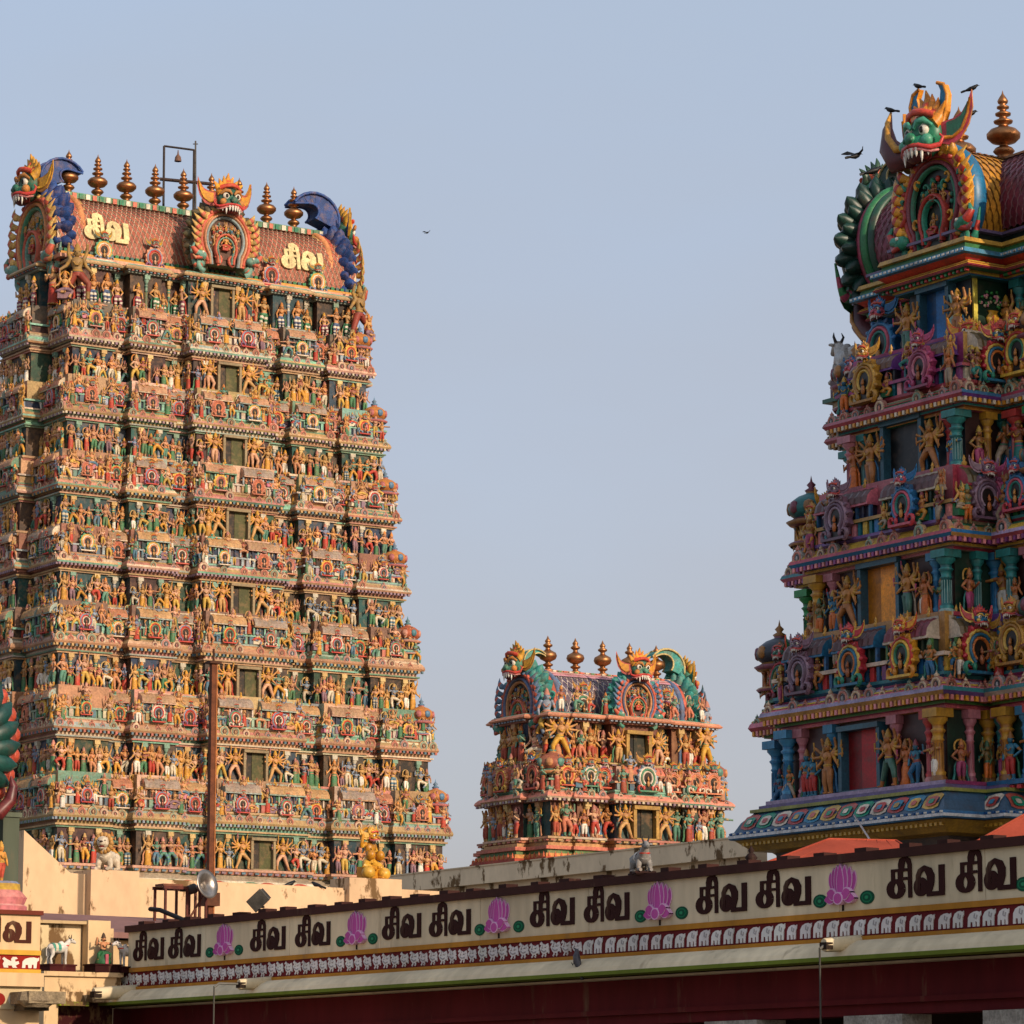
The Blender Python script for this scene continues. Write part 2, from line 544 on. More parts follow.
def niche(pal, hd, inner=None, lod=0):
    """horseshoe niche relief, about 1 wide and 1.5 high, standing on z=0, facing -y; pal: flame, ring, ring, ring, curl"""
    b = MB()
    n = 13 if lod else 9
    zc = .52
    # flame plate with lobes
    L = []
    k = 11
    for i in range(k * 2 + 1):
        a = radians(-60 + 300 * i / (k * 2))
        rr = .50 if i % 2 else .42
        L.append((rr * cos(a) * .98, zc + rr * sin(a) * 1.12))
    L.append((-.34, .02)); L.append((.34, .02))
    b.plate(L, .16, .0, pal[0], jit(pal[0]))
    cen = np.array([0, zc])
    if lod:
        for i in range(k):
            a = radians(-60 + 300 * (i * 2 + 1) / (k * 2))
            M = np.array([[cos(a), 0, -sin(a)], [0, 1, 0], [sin(a), 0, cos(a)]])
            b.ell((.43 * cos(a), -.0, zc + .47 * sin(a)), (.085, .045, .05), jit(pal[0], .2), 7, 4, M)
    for r, wd, d, c in ((.375, .085, .05, pal[1]), (.30, .085, .075, pal[2]), (.225, .075, .06, pal[3])):
        b.rib(horseshoe(r, n, sz=1.1) + cen, wd, d, 0, c)
    b.plate(horseshoe(.19, n, sz=1.1) * (1, 1) + cen, 0, -.012, DARK if inner is None else inner)
    b.plate([(-.13, .06), (.13, .06), (.13, .42), (-.13, .42)], 0, -.015, DARK)
    fg = pal[5] if len(pal) > 5 else GOLD
    b.ell((0, -.05, .30), (.07, .05, .12), fg, 6, 4)
    b.ell((0, -.06, .46), (.045, .045, .055), fg, 6, 4)
    b.lathe([(.045, .5), (.0, .6)], fg, 5, (0, -.05, 0))
    for s in (-1, 1):
        spiral(b, .34 * s, .15, .16, s, -.02, pal[4])
        b.ell((.2 * s, -.05, .14), (.07, .05, .1), pal[4], 6, 4)
    b.box((0, .0, .02), (.86, .26, .06), pal[2])
    b.stamp(hd, T4(0, .03, 1.02, s=.42, sy=.3))
    return b.freeze()


def mini_roof(L, r, c, rib, base, n=8, ribs=6):
    """barrel-roofed miniature shrine lying along x on z=0: post row, slab and barrel"""
    b = MB()
    hb = r * .75
    k = max(2, int(L / (r * .55)))
    for i in range(k + 1):
        b.box((-L / 2 + L * i / k, -r * .62, hb / 2), (r * .16, r * .2, hb), base[i % len(base)])
    b.box((0, 0, hb / 2), (L * .96, r * 1.1, hb), base[-1])
    b.box((0, 0, hb + r * .06), (L * 1.03, r * 1.9, r * .13), jit(rib, .1))
    a = np.linspace(0, pi, n)
    xs = np.linspace(-L / 2, L / 2, ribs * 2 + 1)
    V, F, C = [], [], []
    for i, x in enumerate(xs):
        k = 1.0 if i % 2 else .93
        for q in a:
            V.append((x, -cos(q) * r * k * 1.02, hb + r * .12 + sin(q) * r * k))
    for i in range(len(xs) - 1):
        for q in range(n - 1):
            o = i * n + q
            F.append((o, o + n, o + n + 1, o + 1)[::-1]); C.append(c if (i // 2 + q) % 2 else jit(c, .12))
    b.add(V, F, np.array(C))
    for e in (0, len(xs) - 1):
        f = tuple(range(e * n, e * n + n))
        b.add(V, [f if e else f[::-1]], np.array([rib]))
    b.box((0, 0, hb + r * 1.12), (L, r * .22, r * .16), rib)
    for i in range(max(2, int(L / .8))):
        b.lathe([(.05, 0), (.09, .08), (.03, .16), (.05, .2), (0, .32)], GOLD, 6, (-L / 2 + (i + .5) * L / max(2, int(L / .8)), 0, hb + r * 1.18))
    return b.freeze()


def kuta(c1, c2, c3, posts, n=8):
    """domed corner shrine about 1 wide, 1.7 high"""
    b = MB()
    b.lathe([(.52, 0), (.56, .05), (.5, .1), (.36, .12)], [c2, c3, c2], n)
    for i in range(8):
        a = i * pi / 4 + .2
        b.lathe([(.055, .12), (.05, .4), (.075, .46)], posts, 6, (.36 * cos(a), .36 * sin(a), 0))
    b.lathe([(.27, .1), (.27, .5)], H('#181a24'), n)
    b.lathe([(.3, .46), (.52, .5), (.6, .58), (.5, .62), (.40, .68)], [c3, c2, c2, c3], n * 2)
    b.lathe([(.38, .66), (.52, .76), (.56, .9), (.48, 1.06), (.32, 1.18), (.12, 1.26), (.13, 1.3)], [c1, jit(c1), c1, jit(c1), c1, c2], n * 2)
    for i in range(8):
        a = i * pi / 4
        M = np.array([[cos(a), -sin(a), 0], [sin(a), cos(a), 0], [0, 0, 1]])
        b.ell((.52 * cos(a), .52 * sin(a), .9), (.07, .15, .16), c2 if i % 2 else c3, 7, 4, M)
    b.lathe([(.12, 1.28), (.16, 1.34), (.06, 1.4), (.11, 1.47), (.03, 1.55), (.0, 1.7)], c3, 8)
    return b.freeze()


def column(c, cap, base, n=10):
    """round painted column, 1 high, about .3 wide"""
    b = MB()
    b.lathe([(.17, 0), (.17, .06), (.13, .09), (.15, .13), (.11, .16), (.10, .55), (.13, .57), (.10, .6), (.115, .66), (.16, .70), (.11, .73), (.12, .78), (.20, .84), (.20, .88)], [base, base, cap, c, c, c, cap, cap, c, cap, c, cap, cap], n)
    b.box((0, 0, .94), (.44, .44, .12), cap)
    for i in range(n):
        a = i * 2 * pi / n
        b.box((.105 * cos(a), .105 * sin(a), .35), (.014, .014, .36), base, a)
    return b.freeze()


def finial_mesh():
    b = MB()
    b.lathe([(.30, 0), (.34, .05), (.22, .12), (.14, .2), (.24, .28), (.30, .36), (.24, .46), (.12, .53), (.12, .58), (.34, .66), (.46, .80), (.47, .92), (.36, 1.06), (.16, 1.15), (.12, 1.22), (.25, 1.28), (.27, 1.34), (.12, 1.42), (.10, 1.48), (.21, 1.53), (.22, 1.59), (.1, 1.66), (.08, 1.71), (.17, 1.76), (.17, 1.81), (.07, 1.87), (.13, 1.92), (.15, 1.99), (.10, 2.1), (.03, 2.22), (0, 2.36)], H('#b07a50'), 18)
    return b.freeze()


def gable(Rd, pal, hi, figs, smooth=False, leaves=True):
    """the great horseshoe gable: dish with feathered back, relief rings, statues in it. Facing -y, centre of the ring at the origin.
    pal: back, outer, ring1, ring2, ring3, inner, curl"""
    b = MB()
    n = 33 if hi else 25
    prof = [(.80, -.06), (.98, -.10), (1.10, .02), (1.16, .16), (1.10, .34), (.92, .46), (.74, .5)]
    a = np.radians(np.linspace(-50, 230, n))
    m = len(prof)
    V, F, C = [], [], []
    for q in a:
        for r, y in prof:
            V.append((r * Rd * cos(q), y * Rd, r * Rd * sin(q) * 1.08))
    for i in range(n - 1):
        for q in range(m - 1):
            o = i * m + q
            F.append((o, o + m, o + m + 1, o + 1)); C.append(pal[1] if q < 2 else pal[0])
    b.add(V, F, np.array(C), True)
    for rr, yy, cc in () if smooth else ((1.0, .56, pal[2]), (1.04, .70, pal[3]), (.98, .84, pal[1])):
        hs = horseshoe(rr * Rd, n, -40, 220, sz=1.06)
        b.tube(np.stack([hs[:, 0], np.full(n, yy * Rd), hs[:, 1]], 1), Rd * .10, [cc], 8)
    k = 17 if hi else 13
    for i in range(k):
        q = radians(-46 + 272 * i / (k - 1))
        if not smooth:
            for lay, (rc, yy, sc_) in enumerate(((1.10, .26, 1.0), (1.06, .40, .9), (1.02, .08, .72))):
                qq = q + (radians(136 / (k - 1)) if lay == 1 else 0)
                M = np.array([[cos(qq), 0, -sin(qq)], [0, 1, 0], [sin(qq), 0, cos(qq)]])
                P_ = np.linspace(-1, 1, 7)
                wv = np.sqrt(np.clip(1 - P_ ** 2, 0, 1)) * (1 - .25 * P_)
                pts = np.stack([.30 * Rd * sc_ * P_, -.05 * Rd * np.cos(P_ * 1.5), np.zeros(7)], 1) @ M.T + np.array([rc * Rd * cos(qq), yy * Rd, rc * Rd * sin(qq) * 1.08])
                b.tube(pts, np.maximum(wv * .175 * Rd * sc_, .008), [jit(pal[0], .14)], 8)
        else:
            b.tube(np.stack([np.linspace(.9, 1.16, 5) * Rd * np.cos(q), np.linspace(-.02, -.12, 5) * Rd, np.linspace(.9, 1.16, 5) * Rd * np.sin(q + .12) * 1.08], 1), Rd * np.array([.05, .10, .11, .08, .02]), [pal[1], jit(pal[1], .2)], 7)
        b.ell((Rd * .95 * cos(q), -.1 * Rd, Rd * .95 * sin(q) * 1.08), Rd * .075, pal[1] if i % 2 else pal[2], 6, 4)
    for r, wd, d, c in ((.88, .13, .10, pal[2]), (.76, .09, .13, pal[3]), (.67, .10, .09, pal[4]), (.38, .09, .16, pal[2]), (.30, .06, .13, pal[6])):
        hs = horseshoe(r * Rd, n, -38, 218, sz=1.12 if r > .5 else 1.25)
        if r < .5: hs = hs - np.array([0, .30 * Rd])
        dz = Rd * (-.86) if r > .5 else Rd * -.80
        hs = np.concatenate([[(hs[0][0] * .92, dz)], hs, [(hs[-1][0] * .92, dz)]])
        b.rib(hs, wd * Rd, d * Rd, -.04 * Rd, c)
    pl = horseshoe(.66 * Rd, n, -60, 240, sz=1.10)
    b.plate(pl, .4 * Rd, .0, pal[5])
    b.plate(horseshoe(.98 * Rd, n, -50, 230, sz=1.08), .45 * Rd, .03 * Rd, pal[5], pal[0])
    for s in (-1, 1):
        spiral(b, .74 * Rd * s, -.80 * Rd, .30 * Rd, s, -.06 * Rd, pal[6], .17 * Rd)
        spiral(b, .30 * Rd * s, -.62 * Rd, .22 * Rd, -s, -.06 * Rd, pal[2], .11 * Rd)
        spiral(b, .26 * Rd * s, .10 * Rd, .20 * Rd, s, -.02 * Rd, pal[3], .10 * Rd)
        spiral(b, .30 * Rd * s, .38 * Rd, .15 * Rd, -s, -.02 * Rd, pal[6], .08 * Rd)
        t = np.linspace(0, 1, 8)
        b.tube(np.stack([s * Rd * (.80 + .42 * t), Rd * (.05 + 0 * t), Rd * (-.80 - .16 * np.sin(t * pi) + .5 * t ** 3)], 1), Rd * (.15 * (1 - t) + .02), [pal[6], pal[2]], 7)
    for s in (-1, 1) if smooth else ():
        spiral(b, .86 * Rd * s, .42 * Rd, .22 * Rd, s, -.12 * Rd, pal[6], .12 * Rd)
        spiral(b, .98 * Rd * s, -.05 * Rd, .20 * Rd, -s, -.12 * Rd, pal[2], .11 * Rd)
        spiral(b, .50 * Rd * s, -.30 * Rd, .13 * Rd, s, -.10 * Rd, pal[1], .07 * Rd)
        spiral(b, .44 * Rd * s, .50 * Rd, .12 * Rd, s, -.10 * Rd, pal[1], .07 * Rd)
    for s in (-1, 1) if leaves else ():
        X, Z = .92 * s, -.62
        b.ell((X * Rd, -.16 * Rd, Z * Rd), (.20 * Rd, .15 * Rd, .15 * Rd), pal[6], 9, 6)
        b.tube([(X * Rd, -.2 * Rd, (Z + .02) * Rd), ((X + .2 * s) * Rd, -.22 * Rd, (Z + .06) * Rd), ((X + .34 * s) * Rd, -.2 * Rd, (Z + .22) * Rd), ((X + .26 * s) * Rd, -.18 * Rd, (Z + .36) * Rd)], Rd * np.array([.12, .10, .07, .03]), [pal[6], pal[2]], 7)
        b.tube([(X * Rd, -.2 * Rd, (Z - .06) * Rd), ((X + .22 * s) * Rd, -.2 * Rd, (Z - .12) * Rd), ((X + .32 * s) * Rd, -.18 * Rd, (Z - .02) * Rd)], Rd * np.array([.08, .06, .02]), [pal[2], pal[3]], 7)
        b.ell((X * Rd, -.29 * Rd, (Z + .07) * Rd), .045 * Rd, H('#e8dfcc'), 7, 5)
        for i in range(6):
            z0_ = -.42 + .22 * i
            x0_ = sqrt(max(0, 1 - (z0_ / 1.08) ** 2)) * .92
            t = np.linspace(0, 1, 6)
            b.tube(np.stack([s * Rd * (x0_ + .34 * t), Rd * (-.10 - .10 * np.sin(t * pi)), Rd * (z0_ + .30 * t ** 1.5 - .05 * np.sin(t * pi))], 1), Rd * (.095 * np.sin(np.clip(t * .9 + .12, 0, 1) * pi) + .01), [pal[1], jit(pal[1], .3), pal[2]], 6, .5)
    for (f, x, z, h) in figs:
        b.stamp(f, T4(x * Rd, -.10 * Rd, z * Rd, s=h * Rd))
    for i in range(46 if hi else 20):
        q = R.uniform(-.6, pi + .6); r = R.uniform(.12, .56)
        b.ell((r * Rd * cos(q), -.02 * Rd, r * Rd * sin(q) + .05 * Rd), (R.uniform(.03, .055) * Rd, .06 * Rd, R.uniform(.04, .07) * Rd), jit(R.choice(pal[1:5] + [pal[6]]), .25), 6, 4)
    return b.freeze()


def crest(c, edge, fat=.46):
    """curled mane behind a guardian head: a crescent plate in the y,z plane, hooking to +y; height about 1"""
    b = MB()
    t = np.linspace(0, 1, 12)
    th = -.25 + t * 3.0
    ce = np.array([.42, .52])
    outer = np.stack([ce[0] - .62 * np.cos(th - .15), ce[1] + .56 * np.sin(th - .15)], 1)
    wd = min(fat, .60) * (1 - t) ** (.75 if fat < .5 else .5) + .02
    inner = np.stack([ce[0] - (.62 - wd) * np.cos(th - .1), ce[1] + (.56 - wd * .75) * np.sin(th - .1)], 1)
    for q in range(11):
        A, B_, C_, D_ = outer[q], outer[q + 1], inner[q + 1], inner[q]
        k = .24 - .008 * q
        b.plate([tuple(A), tuple(D_), tuple(C_), tuple(B_)], k, -k, c, jit(c, .12))
    for y in (-.25, .25):
        b.tube(np.stack([outer[:, 0], np.full(12, y * .9), outer[:, 1]], 1), .035, edge, 6)
        b.tube(np.stack([inner[:, 0], np.full(12, y * .9), inner[:, 1]], 1), .03, edge, 6)
    b.box((.15, 0, .0), (.62, .44, .3), c)
    bb = MB(); bb.stamp(b, T4(0, 0, 0, rz=pi / 2))
    return bb.freeze()


def strokes(b, polys, f):
    for i, (pts, wd) in enumerate(polys):
        f(i, np.array(pts, float), wd)


# the word, as brush strokes: x 0..1.6, baseline 0, letter height 1
def _ell(cx, cz, rx, rz, a0=0, a1=360, n=21):
    a = np.radians(np.linspace(a0, a1, n))
    return np.stack([cx + rx * np.cos(a), cz + rz * np.sin(a)], 1)


def word_strokes():
    S = []
    S.append((_ell(.245, .34, .165, .262), [.125 + .075 * abs(cos(radians(q))) for q in np.linspace(0, 360, 21)]))
    S.append(([(.165, .60), (.165, 1.0)], .10))
    S.append(([(.115, .955), (.57, .955)], .09))
    S.append(([(.375, .38), (.375, .92)], .135))
    S.append(([(.33, .665), (.57, .665)], .09))
    S.append(([(.41, .90), (.41, 1.14), (.44, 1.28), (.525, 1.335), (.605, 1.27), (.645, 1.12), (.65, .8), (.65, .02)], [.14, .17, .18, .16, .14, .11, .10, .10]))
    S.append((_ell(.955, .345, .105, .265), [.09 + .085 * abs(cos(radians(q))) for q in np.linspace(0, 360, 21)]))
    S.append(([(.875, .50), (.885, .72), (.95, .88), (1.06, .955), (1.17, .88), (1.235, .70), (1.24, .46), (1.20, .26), (1.17, .08)], [.10, .12, .14, .17, .20, .20, .18, .16, .13]))
    S.append(([(1.12, .085), (1.62, .085)], .145))
    S.append(([(1.545, .16), (1.545, 1.02)], .15))
    return S

KUDU = []
for c1, c2, c3 in (('#b98a72', '#a8604f', '#5a3a30'), ('#9a9a94', '#b9786a', '#3a3a40'), ('#c29a70', '#7a8f7a', '#4a2a24'), ('#b07a6a', '#c9b090', '#3f2a28')):
    k_ = MB()
    k_.plate(horseshoe(.46, 9, -55, 235, sz=1.05) + np.array([0, .42]), .2, -.04, H(c1))
    k_.rib(horseshoe(.32, 8, -55, 235, sz=1.05) + np.array([0, .42]), .15, .07, -.04, H(c2))
    k_.plate(horseshoe(.22, 7, -60, 240, sz=1.05) + np.array([0, .42]), 0, -.05, H(c3))
    k_.ell((0, -.06, .40), (.10, .06, .17), jit(H(c1), .2), 6, 4)
    k_.lathe([(.12, .84), (.16, .95), (.05, 1.05), (0, 1.2)], H(c2), 6, (0, .02, 0))
    KUDU.append(k_.freeze())

def beast(kind, c, cloth=None, horn=None):
    """a standing or lying animal, about 1 long, facing +x; kind: cow, bull (lying), lion (lying)"""
    b = MB()
    lying = kind != 'cow'
    h = .34 if lying else .62
    b.tube([(-.48, 0, h), (-.40, 0, h + .02), (-.2, 0, h), (.05, 0, h - .01), (.26, 0, h + .04), (.36, 0, h + .08)], (.08, .17, .19, .19, .19, .12), c, 10, 1.05)
    if kind != 'lion': b.ell((.14, 0, h + .2), (.14, .09, .11), c, 8, 5)
    nk = (.56, 0, h + .34) if kind == 'cow' else (.50, 0, h + .34)
    b.tube([(.28, 0, h + .06), (.42, 0, h + .2), nk], (.15, .11, .09), c, 9)
    if kind == 'lion':
        b.ell(nk, (.15, .15, .15), c, 10, 7)
        b.ell((nk[0] + .12, 0, nk[2] - .03), (.10, .10, .075), c, 9, 6)
        b.ell((nk[0] + .21, 0, nk[2] - .0), (.03, .045, .03), H('#3a2018'), 7, 4)
        b.ell((nk[0] + .13, 0, nk[2] - .12), (.085, .075, .03), H('#7a2018'), 8, 5)
        b.ell((nk[0] + .12, 0, nk[2] - .155), (.085, .08, .03), c, 8, 5)
    else:
        b.tube([nk, (nk[0] + .12, 0, nk[2] - .02), (nk[0] + .25, 0, nk[2] - .08)], (.1, .085, .055), c, 9)
        b.ell((nk[0] + .25, 0, nk[2] - .08), (.045, .06, .05), tuple(x * .4 for x in c), 7, 4)
    for s in (-1, 1):
        b.ell((nk[0] + .12, s * .075, nk[2] + .03), (.025, .02, .025), DARK, 6, 4)
        if kind == 'lion':
            b.ell((nk[0] - .02, s * .1, nk[2] + .09), (.04, .03, .05), c, 6, 4)
        else:
            b.ell((nk[0] - .01, s * .13, nk[2] + .01), (.03, .07, .03), c, 6, 4)
            b.tube([(nk[0] + .01, s * .05, nk[2] + .07), (nk[0], s * .09, nk[2] + .16), (nk[0] + .04, s * .07, nk[2] + .24)], (.03, .022, .006), horn or DARK, 6)
    if kind == 'lion':
        for k in range(14):
            a = k / 14 * 2 * pi
            b.ell((nk[0] - .07, .19 * cos(a), nk[2] - .02 + .20 * sin(a)), (.09, .07, .08), H('#b98a4a'), 6, 4)
    for s in (-1, 1):
        if lying:
            b.tube([(.24, s * .12, h - .06), (.30, s * .15, h - .2), (.30, s * .15, .05), (.56, s * .14, .04)], (.09, .07, .06, .045), c, 7)
            b.tube([(-.36, s * .12, h), (-.12, s * .2, h - .12), (-.34, s * .2, .07), (-.05, s * .2, .05)], (.15, .11, .07, .045), c, 7)
        else:
            b.tube([(.28, s * .11, h), (.29, s * .11, .32), (.28, s * .11, .16), (.29, s * .11, .0)], (.09, .055, .045, .055), c, 7)
            b.tube([(-.36, s * .11, h), (-.33, s * .12, .38), (-.42, s * .11, .22), (-.38, s * .11, .0)], (.13, .08, .045, .055), c, 7)
    b.tube([(-.48, 0, h + .06), (-.56, 0, h - .02), (-.55, 0, h - .3)], (.03, .02, .03), c, 6)
    if cloth:
        a = np.linspace(-.5, pi + .5, 9)
        for x0, x1, cc in ((-.34, -.22, cloth), (-.22, -.1, H('#d9cdb4')), (-.1, .04, cloth)):
            V = [(x, .205 * cos(t), h + .01 + .215 * sin(t)) for x in (x0, x1) for t in a]
            b.add(V, [(i, i + 9, i + 10, i + 1)[::-1] for i in range(8)] + [(i, i + 9, i + 10, i + 1) for i in range(0)], np.array(cc))
        b.lathe([(.12, 0), (.15, .03), (.12, .06)], H('#c93a2f'), 9, (.36, 0, h + .10))
    return b.freeze()


# ------------------------------------------------------------------ temple towers
class Tower:
    """local axes: x along the ridge, -y the door front, z up"""

    def __init__(s, name, label, loc, rotz, seed, material):
        s.root = thing(name, label, "temple tower", loc, rotz)
        s.rng = random.Random(seed)
        s.mat = material
        s.kinds = {}           # part name -> [(proto key, matrix, rank)]
        s.protos = {}

    def proto(s, key, mb):
        s.protos[key] = mb
        return key

    def put(s, part, key, M, rank):
        s.kinds.setdefault(part, []).append((key, M, rank))

    def finish(s, limit=96):
        """the best-seen of each kind become parts of their own, the rest one mass"""
        meshes = {}
        for part, L in s.kinds.items():
            L.sort(key=lambda q: -q[2])
            for key, M, _ in L[:limit]:
                if key not in meshes:
                    meshes[key] = s.protos[key].mesh(part)
                    meshes[key].materials.append(s.mat)
                link(part, meshes[key], s.root, M=M)
            if L[limit:]:
                b = MB()
                for key, M, _ in L[limit:]:
                    b.stamp(s.protos[key], M)
                tag(b.build("small_" + part, s.mat, s.root), kind="stuff")


def outline(L, D, bays, endp=.5):
    """bays from the middle outwards: (fraction of L, projection). Returns ccw points and the list of visible edges"""
    pos = [(f * L, p) for f, p in bays]
    right = []
    x0 = 0
    for x1, p in pos:
        right.append((x0, x1, -(D + p))); x0 = x1
    segs = [(-b_, -a, y) for a, b_, y in right[::-1]]
    # merge the two central halves
    c = (segs[-1][0], right[0][1], right[0][2])
    segs = segs[:-1] + [c] + right[1:]
    P = []
    for a, b_, y in segs:
        P += [(a, y), (b_, y)]
    h = D * .5
    yl = segs[-1][2]
    P += [(L, -h), (L + endp, -h), (L + endp, h), (L, h)]
    P += [(L, -yl * .0 + D), (-L, D)]
    P += [(-L, h), (-L - endp, h), (-L - endp, -h), (-L, -h)]
    edges = [('f', i, a, b_, y) for i, (a, b_, y) in enumerate(segs)]
    rets = []
    for (a0, b0, y0), (a1, b1, y1) in zip(segs, segs[1:]):
        if y1 - y0 > .8: rets.append(('r', 5, y0, y1 - .1, b0))
        if y0 - y1 > .8: rets.append(('l', 5, y1, y0 - .1, a1))
    ends = [('l', 0, yl, -h, -L), ('l', 1, -h, h, -L - endp), ('l', 2, h, D, -L),
            ('r', 0, yl, -h, L), ('r', 1, -h, h, L + endp), ('r', 2, h, D, L)]
    outline.rets = rets
    return P, edges, ends


def offset(P, o):
    n = len(P)
    Q = []
    for i in range(n):
        a, b_, c = P[i - 1], P[i], P[(i + 1) % n]
        e0 = (b_[0] - a[0], b_[1] - a[1]); e1 = (c[0] - b_[0], c[1] - b_[1])
        l0 = math.hypot(*e0) or 1; l1 = math.hypot(*e1) or 1
        n0 = (e0[1] / l0, -e0[0] / l0); n1 = (e1[1] / l1, -e1[0] / l1)
        if abs(n0[0] - n1[0]) + abs(n0[1] - n1[1]) < .01:
            Q.append((b_[0] + o * n0[0], b_[1] + o * n0[1]))
        else:
            Q.append((b_[0] + o * (n0[0] + n1[0]), b_[1] + o * (n0[1] + n1[1])))
    return Q


def loft(b, P, prof, edgecol=None):
    """prof: (z, offset, colour of the face that leads up to it); closes the top"""
    n = len(P)
    rings = [[(x, y, z) for x, y in offset(P, o)] for z, o, _ in prof]
    V = [q for r in rings for q in r]
    F, C = [], []
    for k in range(len(prof) - 1):
        c = prof[k + 1][2]
        for i in range(n):
            j = (i + 1) % n
            F.append((k * n + i, k * n + j, (k + 1) * n + j, (k + 1) * n + i))
            C.append(c[i % len(c)] if isinstance(c, list) else c)
    F.append(tuple((len(prof) - 1) * n + i for i in range(n))); C.append(C[-1])
    b.add(V, F, np.array(C))


def run(edge, o, step, inset=.0):
    """points along an edge, pushed out by o: (x, y, facing)"""
    t, i, a, b_, y = edge
    a, b_ = a - o + inset, b_ + o - inset
    n = max(1, int(round((b_ - a) / step)))
    for k in range(n):
        q = a + (b_ - a) * (k + .5) / n
        if t == 'f': yield q, y - o, 0.0
        elif t == 'l': yield y - o, q, -pi / 2
        else: yield y + o, q, pi / 2


def storey(tw, z0, z1, L, D, bays, st, top=False, door=True):
    """one storey: ledge, figured wall, cornice, balustrade, row of miniature shrines"""
    rng = tw.rng
    h = st.get('h', z1 - z0)
    P, edges, ends = outline(L, D, bays, st.get('endp', .5))
    rets = [] if st.get('noret') else outline.rets
    pal = st['pal']
    b = MB()
    lc, lc2 = rng.choice(pal['ledge']), rng.choice(pal['strip'])
    wl = pal['wall']
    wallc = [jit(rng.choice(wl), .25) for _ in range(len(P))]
    cor, cor2 = rng.choice(pal['cornice']), rng.choice(pal['strip'])
    bal, bal2 = rng.choice(pal['balus']), rng.choice(pal['strip'])
    E_ = st['eave']
    wf = st.get('wf', .46)
    if not top:
        prof = [(z0 - .07 * h, 0.0, lc), (z0 - .065 * h, E_ * .55, lc2), (z0 - .03 * h, E_ * .75, lc2), (z0 - .028 * h, E_ * .9, lc), (z0, E_ * .9, lc), (z0 + .004 * h, 0, lc),
                (z0 + wf * h, 0, wallc)] + ([(z0 + (wf + .002) * h, E_ * .30, rng.choice(pal['strip'])), (z0 + (wf + .022) * h, E_ * .30, rng.choice(pal['strip'])), (z0 + (wf + .024) * h, E_ * .55, rng.choice(pal['tile'])), (z0 + (wf + .042) * h, E_ * .55, rng.choice(pal['cornice'])), (z0 + (wf + .044) * h, E_ * .2, rng.choice(pal['strip'])), (z0 + .46 * h, E_ * .2, rng.choice(pal['wall2']))] if wf < .455 else []) + [
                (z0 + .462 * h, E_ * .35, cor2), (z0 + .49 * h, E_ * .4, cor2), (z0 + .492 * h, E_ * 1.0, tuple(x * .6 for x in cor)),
                (z0 + .515 * h, E_ * 1.12, cor), (z0 + .54 * h, E_ * 1.05, cor), (z0 + .575 * h, E_ * .8, jit(cor)), (z0 + .60 * h, E_ * .5, cor2), (z0 + .615 * h, E_ * .62, bal), (z0 + .635 * h, E_ * .62, bal),
                (z0 + .637 * h, E_ * .35, bal2), (z0 + .725 * h, E_ * .35, rng.choice(wl)), (z0 + .727 * h, E_ * .65, bal), (z0 + .75 * h, E_ * .65, bal), (z0 + .752 * h, 0, bal2), (z1, 0, rng.choice(pal['wall2']))]
    else:
        prof = [(z0 - .07 * h, 0.0, lc), (z0 - .065 * h, E_ * .55, lc2), (z0 - .028 * h, E_ * .9, lc), (z0, E_ * .9, lc), (z0 + .004 * h, 0, lc),
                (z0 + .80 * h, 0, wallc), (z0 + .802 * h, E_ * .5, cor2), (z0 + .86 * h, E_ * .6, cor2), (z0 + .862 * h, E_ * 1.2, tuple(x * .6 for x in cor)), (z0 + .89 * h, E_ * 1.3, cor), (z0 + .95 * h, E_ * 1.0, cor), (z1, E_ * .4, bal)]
    if st.get('percol'):
        vary = lambda: [jit(rng.choice(pal['cornice'] + pal['strip'] + pal['balus'][:1]), .18) for _ in range(len(P))]
        prof = [(z, o, vary() if q != 6 and q not in (0, 5) and rng.random() < .6 and not isinstance(c, list) and not top else c) for q, (z, o, c) in enumerate(prof)]
    if st.get('multi'):
        prof = [(z, o, c if isinstance(c, list) else (jit(rng.choice(pal['strip'] + pal['cornice'] + pal['balus']), .2))) if q > 0 else (z, o, c) for q, (z, o, c) in enumerate(prof)]
        more = []
        for q, (z, o, c) in enumerate(prof):
            if q and not isinstance(c, list) and abs(z - prof[q - 1][0]) > .025 * h and abs(z - prof[q - 1][0]) < .12 * h:
                z0_, o0_ = prof[q - 1][:2]
                for f in (.34, .36, .66, .68):
                    more.append((z0_ + (z - z0_) * f, o0_ + (o - o0_) * f + (.03 if f in (.36, .66) else 0), jit(rng.choice(pal['strip']), .2)))
            more.append((z, o, c))
        prof = more
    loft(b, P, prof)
    vis = edges + [e for e in ends if e[0] == 'l' or st.get('rightend')] + rets
    cb = edges[len(edges) // 2]
    wz = (z0 + (wf if not top else .80) * h)
    # small blocks that pattern the bands
    ds = st['dent']
    tc = [rng.choice(pal['tile']) for _ in range(4)]
    for e in vis:
        for k, (x, y, rz) in enumerate(run(e, E_ * .95, ds)):
            b.box((x, y, z0 + (.478 if not top else .84) * h), (ds * .55, .1, .03 * h), tc[k % 2], rz)
        for k, (x, y, rz) in enumerate(run(e, E_ * .80, ds * 1.7)):
            b.box((x, y, z0 - .045 * h), (ds * 1.0, .1, .022 * h), tc[2 + k % 2], rz)
        if not top:
            for k, (x, y, rz) in enumerate(run(e, E_ * .42, ds * 1.5)):
                b.box((x, y, z0 + .682 * h), (ds * .7 if k % 2 else ds * 1.05, .12, .085 * h), bal if k % 2 else jit(rng.choice(pal['tile']), .2), rz)
            for k, (x, y, rz) in enumerate(run(e, E_ * .98, ds * st.get('kstep', 4))):
                
                if rng.random() < .86: b.stamp(KUDU[rng.randrange(len(KUDU))], T4(x, y, z0 + .505 * h, rz, st.get('kudu', .42) * rng.uniform(.62, 1.12)))
